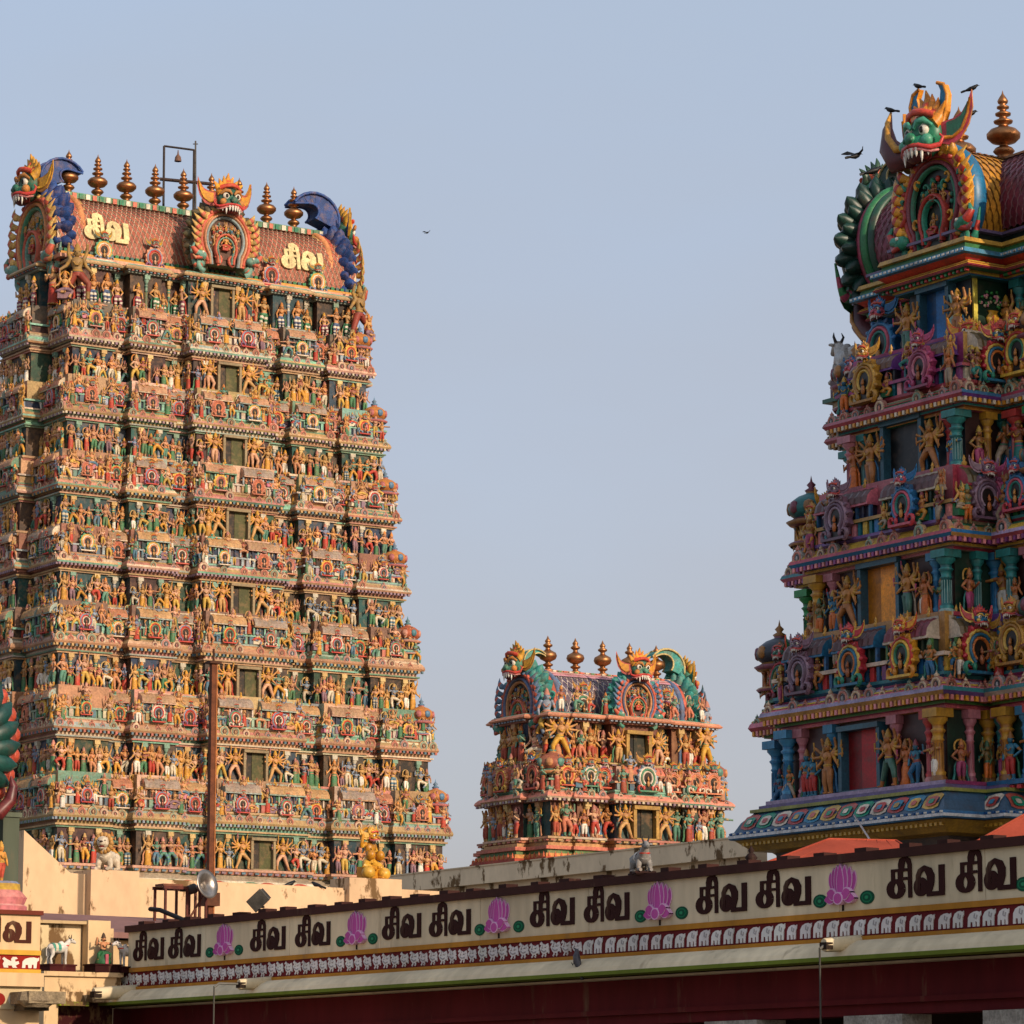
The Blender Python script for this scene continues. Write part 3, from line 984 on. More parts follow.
    # framed flat door on the middle bay
    dw, dh, yb = st['dw'], st['dh'], cb[4]
    body = b.build("storey", tw.mat, tw.root)
    if door:
        d = MB()
        t = .07
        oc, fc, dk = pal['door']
        d.box((-dw / 2 - t, yb - .12, z0 + dh / 2), (t * 2, .36, dh), fc)
        d.box((dw / 2 + t, yb - .12, z0 + dh / 2), (t * 2, .36, dh), fc)
        d.box((0, yb - .14, z0 + dh + t), (dw + 4 * t, .44, t * 2), fc)
        d.box((0, yb - .10, z0 + .03), (dw + 4 * t, .4, .06), jit(fc))
        # two flat panels; the darker left one paints the shade of a deep opening
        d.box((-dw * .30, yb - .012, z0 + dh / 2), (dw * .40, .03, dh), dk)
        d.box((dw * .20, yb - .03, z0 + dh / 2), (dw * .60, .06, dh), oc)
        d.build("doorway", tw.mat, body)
    # figures along the ledges
    S = st['fig']
    for e in vis:
        side = e[0]
        for k, (x, y, rz) in enumerate(run(e, E_ * .45, st['step'], .12)):
            if side == 'f' and e is cb and abs(x) < dw / 2 + (st['guard'] * .55 if door else 0) + .1:
                continue
            if rng.random() < .06: continue
            pr = rng.choice(st['figs'])
            sz = S * rng.uniform(.82, 1.08) * (1.0 if rng.random() < .75 else .78)
            tw.put("statue", pr, T4(x + rng.uniform(-.05, .05), y, z0, rz + rng.uniform(-.3, .3), sz), sz * (1.2 if side == 'f' else (.9 if side == 'l' else .1)) + st.get('bonus', 0))
        # pilasters
        for k, (x, y, rz) in enumerate(run(e, E_ * .12, st['pstep'])):
            if side == 'f' and e is cb and abs(x) < dw / 2 + .25: continue
            hh = wz - z0
            tw.put("column", rng.choice(st['cols']), T4(x, y, z0, rz, hh, sx=st['pw'], sy=st['pw'], sz=hh), st['pw'] * (1 if side != 'r' else .1))
        if st.get('corner_cols') and side == 'f':
            t_, i_, a, b_, y = e
            for x in ((a + .1, b_ - .1) if e is not cb else (a + .12, b_ - .12)):
                tw.put("column", rng.choice(st['cols']), T4(x, y - E_ * .35, z0, 0, 1, sx=st['pw'] * 1.4, sy=st['pw'] * 1.4, sz=wz - z0), st['pw'] * 2)
    if door:
        for s in (-1, 1):
            g = rng.choice(st['guards'])
            tw.put("statue", g, T4(s * (dw / 2 + st['guard'] * .30 + .1), yb - E_ * .55, z0, rng.uniform(-.1, .1), st['guard']), 9)
            if st['guard'] * .9 < cb[3] - dw / 2 - .7:
                tw.put("statue", rng.choice(st['figs']), T4(s * (dw / 2 + st['guard'] * .72 + .15), yb - E_ * .5, z0, 0, S * .9), 5)
    if top: return
    # the row of miniature shrines above the cornice
    zb = z0 + .752 * h
    for e in edges + [q for q in ends if (q[0] == 'l' or st.get('rightend'))] + rets:
        t_, i_, a, b_, y = e
        w_ = b_ - a
        side = e[0]
        rz = 0 if side == 'f' else (-pi / 2 if side == 'l' else pi / 2)
        mid = (a + b_) / 2
        corner = side == 'f' and (i_ == 0 or i_ == len(edges) - 1)

        def pt(q, o):
            return (q, y - o) if side == 'f' else ((y - o, q) if side == 'l' else (y + o, q))
        rk = 1 if side == 'f' else (.8 if side == 'l' else .05)
        if w_ > st['sal_min'] and not corner:
            k = max(1, int(w_ / st['sal_max'] + .5))
            for q in range(k):
                m = a + w_ * (q + .5) / k
                ln = w_ / k * .80
                key = "sala%.1f_%d" % (ln, rng.randrange(3))
                if key not in tw.protos:
                    tw.proto(key, mini_roof(ln, .115 * h, rng.choice(pal['barrel']), rng.choice(pal['strip']), [rng.choice(pal['balus']), rng.choice(pal['wall'])], ribs=int(ln / .35) + 2))
                x, yy = pt(m, -.03)
                tw.put("miniature_roof", key, T4(x, yy, zb, rz), ln * rk)
                ns = st['nic'] * rng.uniform(.9, 1.1)
                x, yy = pt(m, E_ * .98)
                tw.put("horseshoe_niche", rng.choice(st['nics']), T4(x, yy, z0 + .625 * h, rz, ns), ns * rk)
                if ln > ns * 2.2:
                    for s in (-1, 1):
                        x, yy = pt(m + s * ln * .36, E_ * .5)
                        tw.put("statue", rng.choice(st['small']), T4(x, yy, z0 + .64 * h, rz, S * .62), S * .5 * rk)
        else:
            x, yy = pt(mid, E_ * .85)
            ns = st['nic'] * rng.uniform(.8, 1.1)
            tw.put("horseshoe_niche", rng.choice(st['nics']), T4(x, yy, z0 + .66 * h, rz, ns), ns * rk)
        # figures beside the niches
        for k, (x, y_, rz2) in enumerate(run(e, E_ * .62, st['step'] * 1.1)):
            if rng.random() < st.get('hara', .8):
                tw.put("statue", rng.choice(st['small'] if rng.random() < .6 else st['figs']), T4(x, y_, z0 + (.752 if k % 2 else .64) * h, rz2 + rng.uniform(-.3, .3), S * rng.uniform(.6, .88)), S * .6 * rk)
        for q in ((a + .12, b_ - .12) if st.get('edgefig', True) else ()):
            x, yy = pt(q, E_ * .75)
            tw.put("statue", rng.choice(st['figs']), T4(x, yy, z0 + .585 * h, rz + rng.uniform(-.6, .6), S * .8), S * .55 * rk)
    ks = st['kut']
    yl = edges[-1][4]
    for s in ((-1, 1) if st.get('kboth', True) else (-1,)):
        tw.put("corner_dome", rng.choice(st['kutas']), T4(s * (L - ks * .22 + st.get('kx', 0)), yl + ks * .22 - st.get('kx', 0), z0 + st.get('kz', .74) * h, 0, ks * (st.get('kl', 1) if s < 0 else 1)), 2 if s < 0 else 1.5)
        tw.put("corner_dome", rng.choice(st['kutas']), T4(s * (L - ks * .22), D - ks * .3, z0 + st.get('kz', .74) * h, 0, ks), .5)
        if st.get('kmid'):
            tw.put("corner_dome", rng.choice(st['kutas']), T4(s * L * st['kmid'], yl + .1, z0 + .76 * h, 0, ks * .8), 1.2)


def barrel(Lr, Rr, z, sz, fill, edge, nrow, pitch, ridge):
    """tiled barrel roof along x; returns mesh builder"""
    b = MB()
    n = 17
    a = np.radians(np.linspace(-28, 208, n))

    def pt(x, q, k=1.0):
        return (x, -cos(q) * Rr * k, z + sin(q) * Rr * sz * k)
    V, F = [], []
    for x in (-Lr, Lr):
        for q in a: V.append(pt(x, q))
    for i in range(n - 1):
        F.append((i, i + 1, n + i + 1, n + i)[::-1])
    b.add(V, F, np.array(edge), True)
    b.add(V, [tuple(range(n)), tuple(range(2 * n - 1, n - 1, -1))], np.array(edge))
    # scales, in offset rows
    rows = np.radians(np.linspace(-26, 86, nrow))
    dq = rows[1] - rows[0]
    nx = int(2 * Lr / pitch)
    for side in (0, 1):
        V, F, C = [], [], []
        for r in range(nrow):
            for k in range(nx + 1):
                x = -Lr + (k + (.5 if r % 2 else 0)) * pitch
                if x < -Lr + pitch * .4 or x > Lr - pitch * .4: continue
                for kk, cc, w_ in ((1.008, edge, .5), (1.02, jit(fill, .14), .40)):
                    pts = []
                    for dx, dd in ((0, -1.0), (w_, -.1), (w_ * .75, .55), (0, .95 if w_ > .45 else .8), (-w_ * .75, .55), (-w_, -.1)):
                        q = rows[r] + dd * dq * (1 if w_ > .45 else .84)
                        lift = kk + .020 * (-dd)
                        if side: q = pi - q
                        pts.append(pt(x + dx * pitch, min(max(q, -.52), pi + .52), lift))
                    o = len(V)
                    V += pts
                    f = tuple(range(o, o + 6))
                    F.append(f if not side else f[::-1]); C.append(cc)
        b.add(V, F, np.array(C))
    return b


def figures_for(tw, skins, cloths, metals, n, lod, tagx, striped=.3, gc=None):
    """sets of statue variants"""
    rng = tw.rng
    big, seat, guard = [], [], []
    poses = ['stand', 'contra', 'contra', 'skirt', 'skirt', 'dance', 'lunge', 'stand']
    for i in range(n):
        pose = poses[i % len(poses)]
        c1, c2 = rng.choice(cloths), rng.choice(cloths)
        if striped and rng.random() < striped: c1 = H('#e6dccb')
        big.append(tw.proto(tagx + "f%d" % i, figure(rng, pose, jit(rng.choice(skins), .15), c1, c2, jit(rng.choice(metals), .2), rng.choice((1, 1, 1, 2)), lod,
                                                     sash=rng.choice(cloths) if rng.random() < .5 else None, halo=rng.choice(metals) if rng.random() < .2 else None, striped=rng.random() < striped)))
    for i in range(6):
        seat.append(tw.proto(tagx + "s%d" % i, figure(rng, 'seated' if i % 3 else 'crouch', jit(rng.choice(skins), .15), rng.choice(cloths), rng.choice(cloths), rng.choice(metals), rng.choice((1, 2)), lod, halo=rng.choice(cloths) if i % 2 else None)))
    for i in range(5):
        guard.append(tw.proto(tagx + "g%d" % i, figure(rng, ('contra', 'lunge', 'stand')[i % 3], jit(skins[0], .12), rng.choice(gc or (skins[1], H('#cfbfa4'), metals[0], skins[2])), rng.choice(cloths), metals[0], 4 + i % 2, lod, sash=rng.choice(cloths))))
    return big, seat, guard


def small_head(rng, acc):
    return head(jit(rng.choice(acc), .2), rng.choice(acc), GOLD)

b = MB()
b.lathe([(.30, 0), (.34, .06), (.16, .16), (.15, .26), (.28, .36), (.30, .44), (.14, .54), (.16, .62), (.44, .80), (.52, 1.02), (.46, 1.24), (.22, 1.40), (.14, 1.48), (.13, 1.6), (.26, 1.70), (.27, 1.80), (.12, 1.92), (.16, 2.0), (.17, 2.08), (.08, 2.22), (0, 2.46)], H('#b07a50'), 20)
FINB = b.mesh("finial")
FINB.materials.append(BRASS)
FIN = finial_mesh().mesh("finial")
FIN.materials.append(BRASS)


def base_block(tw, L, D, bays, z0, z1, o, cband, cstone):
    P, edges, ends = outline(L, D, bays)
    b = MB()
    loft(b, P, [(0, o + .6, cstone), (1.2, o + .6, cstone), (1.25, o + .3, cstone), (z1 - 2.2, o + .3, cstone), (z1 - 2.15, o + .5, cstone), (z1 - 1.3, o + .5, cstone), (z1 - 1.25, o + .9, cband), (z1 - .9, o + .8, cband), (z1 - .3, o + .35, cband), (z1 - .28, o + .1, cstone), (z1, 0, cstone)])
    return b.build("base", tw.mat, tw.root), edges, ends


def slope_panels(b, edges, za, oa, zb, ob, step, cols, frac=.75, bulge=.075):
    for e in edges:
        t, i, a, b_, y = e
        q0, q1 = a - (oa + ob) * .48, b_ + (oa + ob) * .48
        n = max(1, int((q1 - q0) / step))
        for k in range(n):
            s0 = q0 + (q1 - q0) * (k + .5 - frac / 2) / n; s1 = q0 + (q1 - q0) * (k + .5 + frac / 2) / n
            m = (s0 + s1) / 2
            for sc_, dd, cc in ((1.0, .015, cols[k % len(cols)]), (.62, .03, cols[(k + 1) % len(cols)]), (.3, .045, cols[(k + 2) % len(cols)])):
                V = []
                zm, om = (za + zb) / 2, (oa + ob) / 2
                N = 10
                for q in range(N):
                    an = 2 * pi * q / N
                    sx, sz = (cos(an), sin(an))
                    sx = max(-1, min(1, sx * 1.25)); sz = max(-1, min(1, sz * 1.25))
                    ss = m + (s1 - s0) / 2 * sc_ * sx
                    zz = zm + (zb - za) / 2 * sc_ * sz * .9
                    oo = om + (ob - oa) / 2 * sc_ * sz * .9 + dd + bulge * (1 - (sc_ * sz * .9) ** 2)
                    V.append((ss, y - oo, zz) if t == 'f' else ((y - oo, ss, zz) if t == 'l' else (y + oo, ss, zz)))
                f = tuple(range(N))
                b.add(V, [f if t != 'l' else f[::-1]], np.array(cc))


def put_gables(tw, Lr, zc, Rg, hs, pal, hi, ends=(-1, 1), headcol=None, acc=None, front=None, figs=(), fpal=None, earb=None, ear=None, earin=None, crown=None, smooth=False, lcrest=.8, ears=True, side=None, hz_=.86, leaves=True, fatc=None, horn=None):
    """gables at the roof ends and in the middle of the front; each with its guardian head as a sub-part"""
    hc, ac = headcol or H('#2f6b4c'), acc or H('#b8793a')
    spots = [(s * Lr, 0, s * pi / 2, Rg, zc, hs) for s in ends]
    if front: spots.append((front[4] if len(front) > 4 else 0, -front[0], 0, front[1], front[2], front[3]))
    for x, y, rz, Rr, z, h in spots:
        g = gable(Rr, pal if rz or not fpal else fpal, hi, figs, smooth, leaves)
        go = g.build("great_gable", tw.mat, tw.root, (x, y, z), rz)
        hd = head(hc, ac, crown or (GOLD if rz else H('#d8932f')), True, ear=ear or (H('#b5524a') if not rz else H('#a8743a')), earb=earb or pal[0], earin=earin, ears=ears, side=side, es=.66 if rz else .8)
        m = MB(); m.stamp(hd, T4(0, 0, 0, sx=h, sy=h * .74, sz=h * 1.12))
        if horn and not rz:
            k_ = MB()
            hp = np.array([(-.32, -.05, .42), (-.52, -.10, .22), (-.78, -.16, .22), (-.98, -.18, .48), (-1.04, -.14, .82), (-.98, -.1, 1.08)])
            k_.tube(hp, [.18, .26, .28, .22, .12, .02], horn, 10, .55)
            k_.tube(hp + np.array([.16, -.14, .10]) * np.array([[1], [1], [1], [1], [.6], [.2]]), [.05, .07, .07, .06, .05, .02], H('#c9902f'), 7)
            m.stamp(k_, T4(0, 0, 0, s=h))
        m.build("guardian_head", tw.mat, go, (0, -.10 * Rr, Rr * hz_))
        if rz:
            m = MB(); m.stamp(crest(pal[0], fatc or H('#c9b47a'), .60 if fatc else .46), T4(0, 0, 0, s=h * (lcrest if x < 0 else 1.15)))
            m.build("mane", tw.mat, go, (0, (.16 if x < 0 else .22) * h, Rr * 1.0))


# ---------------------------------------------------- the tall sunlit tower on the left
LT = Tower("temple_tower", "tallest tower, sunlit, eight storeys crowded with painted statues, red tiled roof and nine finials", (-17.58, 188.0, 0), AL, 11, PAINT)
skinL = [H(x) for x in ('#cc9058', '#c4965c', '#d09c78', '#c08e66', '#cc8c62', '#bf9a66', '#cc9460', '#d0a080')] + [H('#64907a'), H('#8290a0'), H('#b06a54')]
clothL = [H(x) for x in ('#b5402f', '#4a7a52', '#cf9438', '#cfc0a4', '#4f7486', '#c4788a', '#c98a62', '#c9a24a', '#5a8a74', '#a84a34', '#c9785a', '#8a6a74')]
metL = [H(x) for x in ('#cf9a35', '#c77f3a', '#b88a52', '#b8786a', '#c8a86a')]
bigL, smallL, guardL = figures_for(LT, skinL, clothL, metL, 30, 6, "", .10)
topL = [LT.proto("t%d" % q, figure(LT.rng, ('stand', 'stand', 'contra')[q % 3], skinL[q % 7], H(('#b5402f', '#3f7a52', '#8a4a5a', '#4a5a7a')[q % 4]), H('#ded2bd'), metL[q % 2], 1, 7, sash=H(('#b5402f', '#2f6a4a')[q % 2]), striped=True)) for q in range(8)]
wallL = [H(x) for x in ('#1f3d42', '#22324a', '#2a4632', '#3f2422', '#2c3f4a', '#1d4640', '#4a3a2e', '#3a2c24')]
nicL = []
for i in range(10):
    rp = lambda: jit(R.choice([H(x) for x in ('#c9564a', '#d98f6a', '#d9a84a', '#7f8fa0', '#8f5f7a', '#4f8f6f', '#e0cdb4', '#c98a7a', '#b86a52', '#d97f5a')]), .1)
    nicL.append(LT.proto("n%d" % i, niche([rp(), rp(), H('#c43a34') if i % 2 else rp(), rp(), rp(), R.choice(skinL)], small_head(R, [H('#8a8f7a'), H('#c98a5a'), H('#6f8f7a'), H('#b56a5a')]))))
kutL = [LT.proto("k%d" % i, kuta(H(c), H(d), H(e), H('#c7b49a'))) for i, (c, d, e) in enumerate((('#b9603f', '#c98f7a', '#4f7f86'), ('#9a6a5a', '#c9a08a', '#6f8f5f'), ('#c7803f', '#b86a6a', '#5a7f9a')))]
colL = [LT.proto("c%d" % i, column(H(c), H(d), H(e), 8)) for i, (c, d, e) in enumerate((('#4f8f7a', '#c9a56a', '#8a5f52'), ('#7f8fa0', '#c9bfa8', '#4f6f8a'), ('#c98a5a', '#d9b87a', '#a85f4a'), ('#3f6f5f', '#7fa08a', '#c9a86a')))]
palL = dict(ledge=[H(x) for x in ('#7a8a4a', '#c09078', '#84945a', '#8a8f92', '#b89078')], strip=[H(x) for x in ('#c8a088', '#b87a6a', '#cab89c', '#64866c', '#b8906a', '#94a094')], wall=wallL, wall2=[H(x) for x in ('#8a5a48', '#7a5a4a', '#6a5f52')],
            cornice=[H(x) for x in ('#b58f6a', '#a87c5c', '#b8986e', '#a88a5c')], balus=[H(x) for x in ('#7fae98', '#9aa6a8', '#c9b8a8', '#8fa890')], tile=[H(x) for x in ('#b5685a', '#8a94a0', '#6f8f7c', '#c4b49a', '#c09a64', '#8f7480', '#567480')],
            barrel=[H(x) for x in ('#b88a68', '#a88464', '#b87a5a', '#9a8878', '#b88f60')], door=(H('#4a4a22'), H('#8f7d5c'), H('#2a2218')))
baysL = [(.23, 1.25), (.40, .35), (.62, .95), (.74, .3), (1.0, .75)]
zs = [14.42, 18.97, 23.37, 27.78, 31.81, 35.8, 39.84, 43.99, 46.45]
dd = [9.1, 8.2, 7.35, 6.6, 6.0, 5.55, 4.85, 3.95]
Ls = [11.2, 10.85, 10.5, 10.1, 9.85, 9.4, 8.85, 8.45]
for i in range(8):
    h = zs[i + 1] - zs[i]
    st = dict(pal=palL, eave=.38, dent=.22, kudu=.55, kstep=2.8, percol=True, wf=.385, dw=1.15, dh=1.5 if i < 7 else 1.7, fig=1.52 if i < 3 else 1.42, step=.43, pstep=1.4, pw=.7, guard=1.62 if i < 7 else 1.8, figs=bigL, small=smallL + bigL[:6], guards=guardL, cols=colL, nics=nicL, kutas=kutL,
              sal_min=1.2, sal_max=2.1, nic=.86, kut=1.25, kz=.70, endp=(.6, .6, .7, .8, .9, 1.0, 1.2, 1.0)[i], kl=.6, hara=.9)
    if i == 7: st.update(fig=1.7, step=.86, figs=topL, bonus=3, pstep=2.0)
    storey(LT, zs[i], zs[i + 1], Ls[i], dd[i] - 1.55, baysL, st, top=(i == 7))
bo, be, bn = base_block(LT, 11.4, 7.7, baysL, 0, 14.1, .1, H('#cdbfa4'), H('#9a8a74'))
m = MB()
slope_panels(m, be + bn[:3], 13.2, .95, 13.8, .5, .9, [H('#b5442f'), H('#d8c8a8'), H('#4f7f62'), H('#a8543f'), H('#d0bfa0')], .8, .03)
tag(m.build("painted_petals", PAINT, bo), None, None)
rb = barrel(9.1, 2.5, 47.6, 1.11, H('#a85f4a'), H('#dcbea0'), 17, .28, None)
rb.box((0, -2.62, 46.52), (18.4, .9, .2), H('#d99a80'))
rb.box((0, -2.5, 46.72), (18.0, .5, .2), H('#c98f3a'))
for k in range(60):
    rb.box((-9 + k * .30, -2.55, 46.92), (.2, .3, .16), H('#2f7a4a') if k % 2 else H('#3f5f5a'))
rb.box((0, 0, 50.52), (18.0, .95, .42), H('#5f8a6a'))
for k in range(44):
    rb.box((-8.8 + k * .4, -.49, 50.54), (.24, .1, .28), [H('#d9d0b8'), H('#c9705a'), H('#2f7a5a')][k % 3])
roofL = rb.build("roof", PAINT, LT.root)
# transverse barrel behind the middle gable
tb = MB(); tb.stamp(barrel(1.9, 1.45, 0, 1.1, H('#a8553f'), H('#c99a7a'), 8, .36, None), T4(0, -1.95, 48.3, pi / 2))
tb.build("roof", PAINT, LT.root)
for k in range(9):
    o = link("finial", FIN, LT.root, (-7.33 + 1.73 * k, 0, 50.68)); o.scale = (1.16, 1.16, 1.06)
ff = [figure(random.Random(i), ('seated', 'stand', 'contra')[i % 3], skinL[i % 4], clothL[i % 5], clothL[i % 3], metL[0], 2, 6) for i in range(6)]
gf = [(ff[0], 0, -.35, .62), (ff[1], -.34, -.5, .5), (ff[2], .34, -.5, .5), (ff[3], -.2, .2, .3), (ff[4], .22, .2, .3), (ff[5], -.45, .1, .3), (ff[1], .45, .1, .3), (ff[2], 0, .28, .3)]
put_gables(LT, 9.1, 47.95, 2.2, 2.15, [H('#27437a'), H('#c9a25a'), H('#c9604a'), H('#d98f5a'), H('#4f8a6a'), H('#5a3a2c'), H('#6f9a8a')], True, headcol=H('#2a6450'), front=(4.0, 1.65, 48.3, 1.75), figs=gf, lcrest=1.0, fatc=H('#2f4f8a'), fpal=[H('#5a5238'), H('#c9a05a'), H('#c9604a'), H('#c98f6a'), H('#8a9a9a'), H('#5a3a2c'), H('#6f9a8a')])
# little niches and climbing figures along the eave
for x in (-6.6, -3.6, 3.5, 6.4):
    LT.put("horseshoe_niche", nicL[int(abs(x)) % 10], T4(x, -2.95, 46.5, 0, 1.15), 5)
for s in (-1, 1):
    LT.put("statue", LT.proto("climb%d" % s, figure(random.Random(5), 'lunge', H('#9a7a48'), H('#8a3a2c'), H('#4a4a4a'), H('#a8803a'), 2, 8)), T4(s * 8.55, -3.75, 44.0, s * .4, 2.9), 20)
    LT.put("statue", bigL[3], T4(s * 9.15, -2.2, 44.0, s * .8, 2.1), 20)
    LT.put("statue", smallL[1], T4(s * 9.2, -3.7, 44.0, s * .5, 1.7), 20)


def letters_on(surface, name, parent, m, c, wide=1.0):
    """the word as raised letters on a curved surface; surface(x, z, lift) gives the point"""
    b = MB()
    for i, (pts, wd) in enumerate(word_strokes()):
        pts = np.array(pts, float)
        if len(pts) < 4:
            pts = np.concatenate([np.linspace(pts[q], pts[q + 1], 4)[(0 if q == 0 else 1):] for q in range(len(pts) - 1)])
            wd = np.interp(np.linspace(0, 1, len(pts)), np.linspace(0, 1, np.size(wd)), np.atleast_1d(wd))
        t = MB(); t.rib(pts, np.array(wd) * wide, 1.0, 0, c, True)
        t.freeze()
        V, lo, cnt, C, S = t.b[0]
        V = np.array([surface(x, z, (1.0 if y < -.5 else 0.0) * (1 + .03 * i)) for x, y, z in V])
        b.b.append((V, lo, cnt, C, S))
    return b.build(name, m, parent)


for x0 in (-7.55, 4.35):
    def sf(x, z, l, x0=x0):
        q = radians(2 + z * 22)
        r = 2.5 * (1.03 + .05 * l)
        return (x0 + x * 1.55, -cos(q) * r, 47.6 + sin(q) * r * 1.11)
    letters_on(sf, "lettering", roofL, PAINT, H('#e3cd94'), 1.35)
LT.finish()

# ---------------------------------------------------- the low two-storeyed tower in the middle
CT = Tower("temple_tower", "small distant tower of two storeys between the two large ones, five finials on its roof", (3.49, 137.0, 0), AL, 23, PAINT)
skinC = skinL
bigC, smallC, guardC = figures_for(CT, skinC, clothL, metL, 16, 8, "", .1)
nicC = []
for i in range(6):
    nicC.append(CT.proto("n%d" % i, niche([rp(), rp(), H('#c4503a') if i % 2 else rp(), rp(), rp(), R.choice(skinL)], small_head(R, [H('#4f8f7f'), H('#c98a5a'), H('#5a7f9a')]), lod=1)))
kutC = [CT.proto("k%d" % i, kuta(H(c), H(d), H(e), H('#c7b49a'))) for i, (c, d, e) in enumerate((('#b5483f', '#c98f6a', '#4f7f86'), ('#a8604a', '#c98a5a', '#5f8f7f')))]
colC = [CT.proto("c%d" % i, column(H(c), H(d), H(e))) for i, (c, d, e) in enumerate((('#4a86a8', '#c9a56a', '#8a4f52'), ('#a83a4a', '#d9a87a', '#4f6f8a'), ('#c9803a', '#d9b87a', '#a85f4a')))]
palC = dict(palL)
palC.update(wall=[H(q_) for q_ in ('#7a4a38', '#8a5c3c', '#34485c', '#6a3834', '#5a4a3a', '#2f4a46')], ledge=[H('#7fa04a'), H('#b9a06a'), H('#8a8f6a')], cornice=[H('#d98a72'), H('#cf8a6a'), H('#c9926a')], barrel=[H('#c9705a'), H('#b96a72')], door=(H('#2c2c1c'), H('#a8823f'), H('#15130f')))
baysC = [(.30, .7), (.52, .2), (.72, .5), (1.0, .35)]
for i, (z0, z1, L, D) in enumerate(((12.33, 15.1, 3.95, 1.95), (15.23, 17.1, 3.6, 1.5))):
    st = dict(pal=palC, eave=.38, dent=.2, dw=.9, dh=1.15, fig=1.3, step=.42, pstep=2.0, pw=.62, guard=1.25, figs=bigC, small=smallC + bigC[:6], guards=guardC, cols=colC, nics=nicC, kutas=kutC,
              sal_min=.9, sal_max=2.6, nic=.95, kut=1.1, kz=.62, endp=.35, kudu=.36, kstep=3, percol=True, corner_cols=False, h=2.9 if i == 0 else 1.9)
    storey(CT, z0, z1, L, D, baysC, st, top=(i == 1))
    for s in (-1, 1):
        for q in range(4):
            CT.put("statue", R.choice(bigC), T4(s * (L - .5 + .25 * (q % 2)), -(D + .35 - .5 * q), z0 + (1.45 if i == 0 else .0), s * .5 * (q > 0), (1.6, 1.4, 1.25, 1.2)[q] if i == 0 else 1.55), 9)
P, be, bn = outline(4.05, 2.0, baysC)
m = MB()
pr_ = [(0, .2, H('#8a7a66')), (10.2, .2, H('#8a7a66'))]
zz = 10.25
for i in range(13):
    o_ = (.2, .38, .3, .5, .45, .3, .42, .25, .46, .4, .25, .36, .15)[i]
    pr_ += [(zz, o_, H(('#b5603a', '#a8402f', '#c98a4a', '#5f7a4a', '#c9705a', '#b98a5a', '#a8402f')[i % 7])), (zz + .13, o_, H(('#b5603a', '#a8402f', '#c98a4a', '#5f7a4a', '#c9705a', '#b98a5a', '#a8402f')[i % 7]))]
    zz += .145
loft(m, P, pr_ + [(12.14, 0, H('#b5603a'))])
for e in be + bn[:3]:
    for k, (x, y, rz) in enumerate(run(e, .47, .22)):
        m.box((x, y, 10.75), (.12, .08, .09), H('#d0b890') if k % 2 else H('#4f7f7a'), rz)
    for k, (x, y, rz) in enumerate(run(e, .42, .3)):
        m.lathe([(.05, 0), (.07, .06), (.0, .26)], H('#c9603f'), 5, (x, y, 11.5))
m.build("base", PAINT, CT.root)
rb = barrel(3.3, 1.3, 17.4, 1.12, H('#5c4f60'), H('#dcccc0'), 10, .24, None)
for q0, q1, cc in ((56, 62, '#c9909a'), (62, 64, '#a8504a'), (64, 72, '#d0a09a'), (72, 78, '#b87a6a'), (-24, -14, '#c98a7a')):
    V = [(x, -cos(radians(q)) * 1.3 * 1.035, 17.4 + sin(radians(q)) * 1.3 * 1.12 * 1.035) for x in (-3.3, 3.3) for q in (q0, q1)]
    rb.add(V, [(0, 2, 3, 1)], np.array(H(cc)))
rb.box((0, -1.2, 16.98), (6.8, .6, .12), H('#cfa08a'))
rb.box((0, 0, 18.82), (6.7, .5, .22), H('#c98a5f'))
rb.box((0, -.62, 18.56), (6.5, .12, .16), H('#d99a92'), 0)
for k in range(26):
    rb.box((-3.2 + k * .256, -.27, 18.84), (.15, .1, .15), [H('#d9d0b8'), H('#4f8f5a'), H('#c9604a')][k % 3])
rb.build("roof", PAINT, CT.root)
tb = MB(); tb.stamp(barrel(1.0, .8, 0, 1.1, H('#a84a4a'), H('#d99a8a'), 7, .24, None), T4(0, -1.1, 17.6, pi / 2))
tb.build("roof", PAINT, CT.root)
for k in range(5):
    o = link("finial", FINB, CT.root, (-2.52 + 1.28 * k, 0, 18.92)); o.scale = (.68, .68, .56)
put_gables(CT, 3.75, 17.45, 1.25, 1.15, [H('#3f9388'), H('#5f7f9a'), H('#c9604a'), H('#5f6f8f'), H('#c98a5a'), H('#4a2f2a'), H('#4f8f7a')], True, headcol=H('#4a8068'), acc=H('#c9803a'), front=(2.35, .92, 17.65, 1.0), figs=gf)
for x in (-1.9, 2.0):
    CT.put("horseshoe_niche", nicC[int(x > 0)], T4(x, -1.5, 17.0, 0, .95), 9)
for k in range(11):
    x = -3.3 + k * .66
    if abs(x) > 1.2: CT.put("statue", R.choice(bigC), T4(x, -2.05 - .1 * (k % 2), 17.08, R.uniform(-.3, .3), R.uniform(.75, 1.0)), 8)
for s in (-1, 1):
    CT.put("statue", bigC[2], T4(s * 3.75, -1.75, 16.2, s * .6, 1.7), 8)
    CT.put("statue", smallC[1], T4(s * 3.9, -1.2, 15.3, s * .9, 1.4), 8)
    CT.put("statue", guardC[1], T4(s * 3.4, -2.2, 15.3, s * .3, 1.6), 8)
CT.finish()

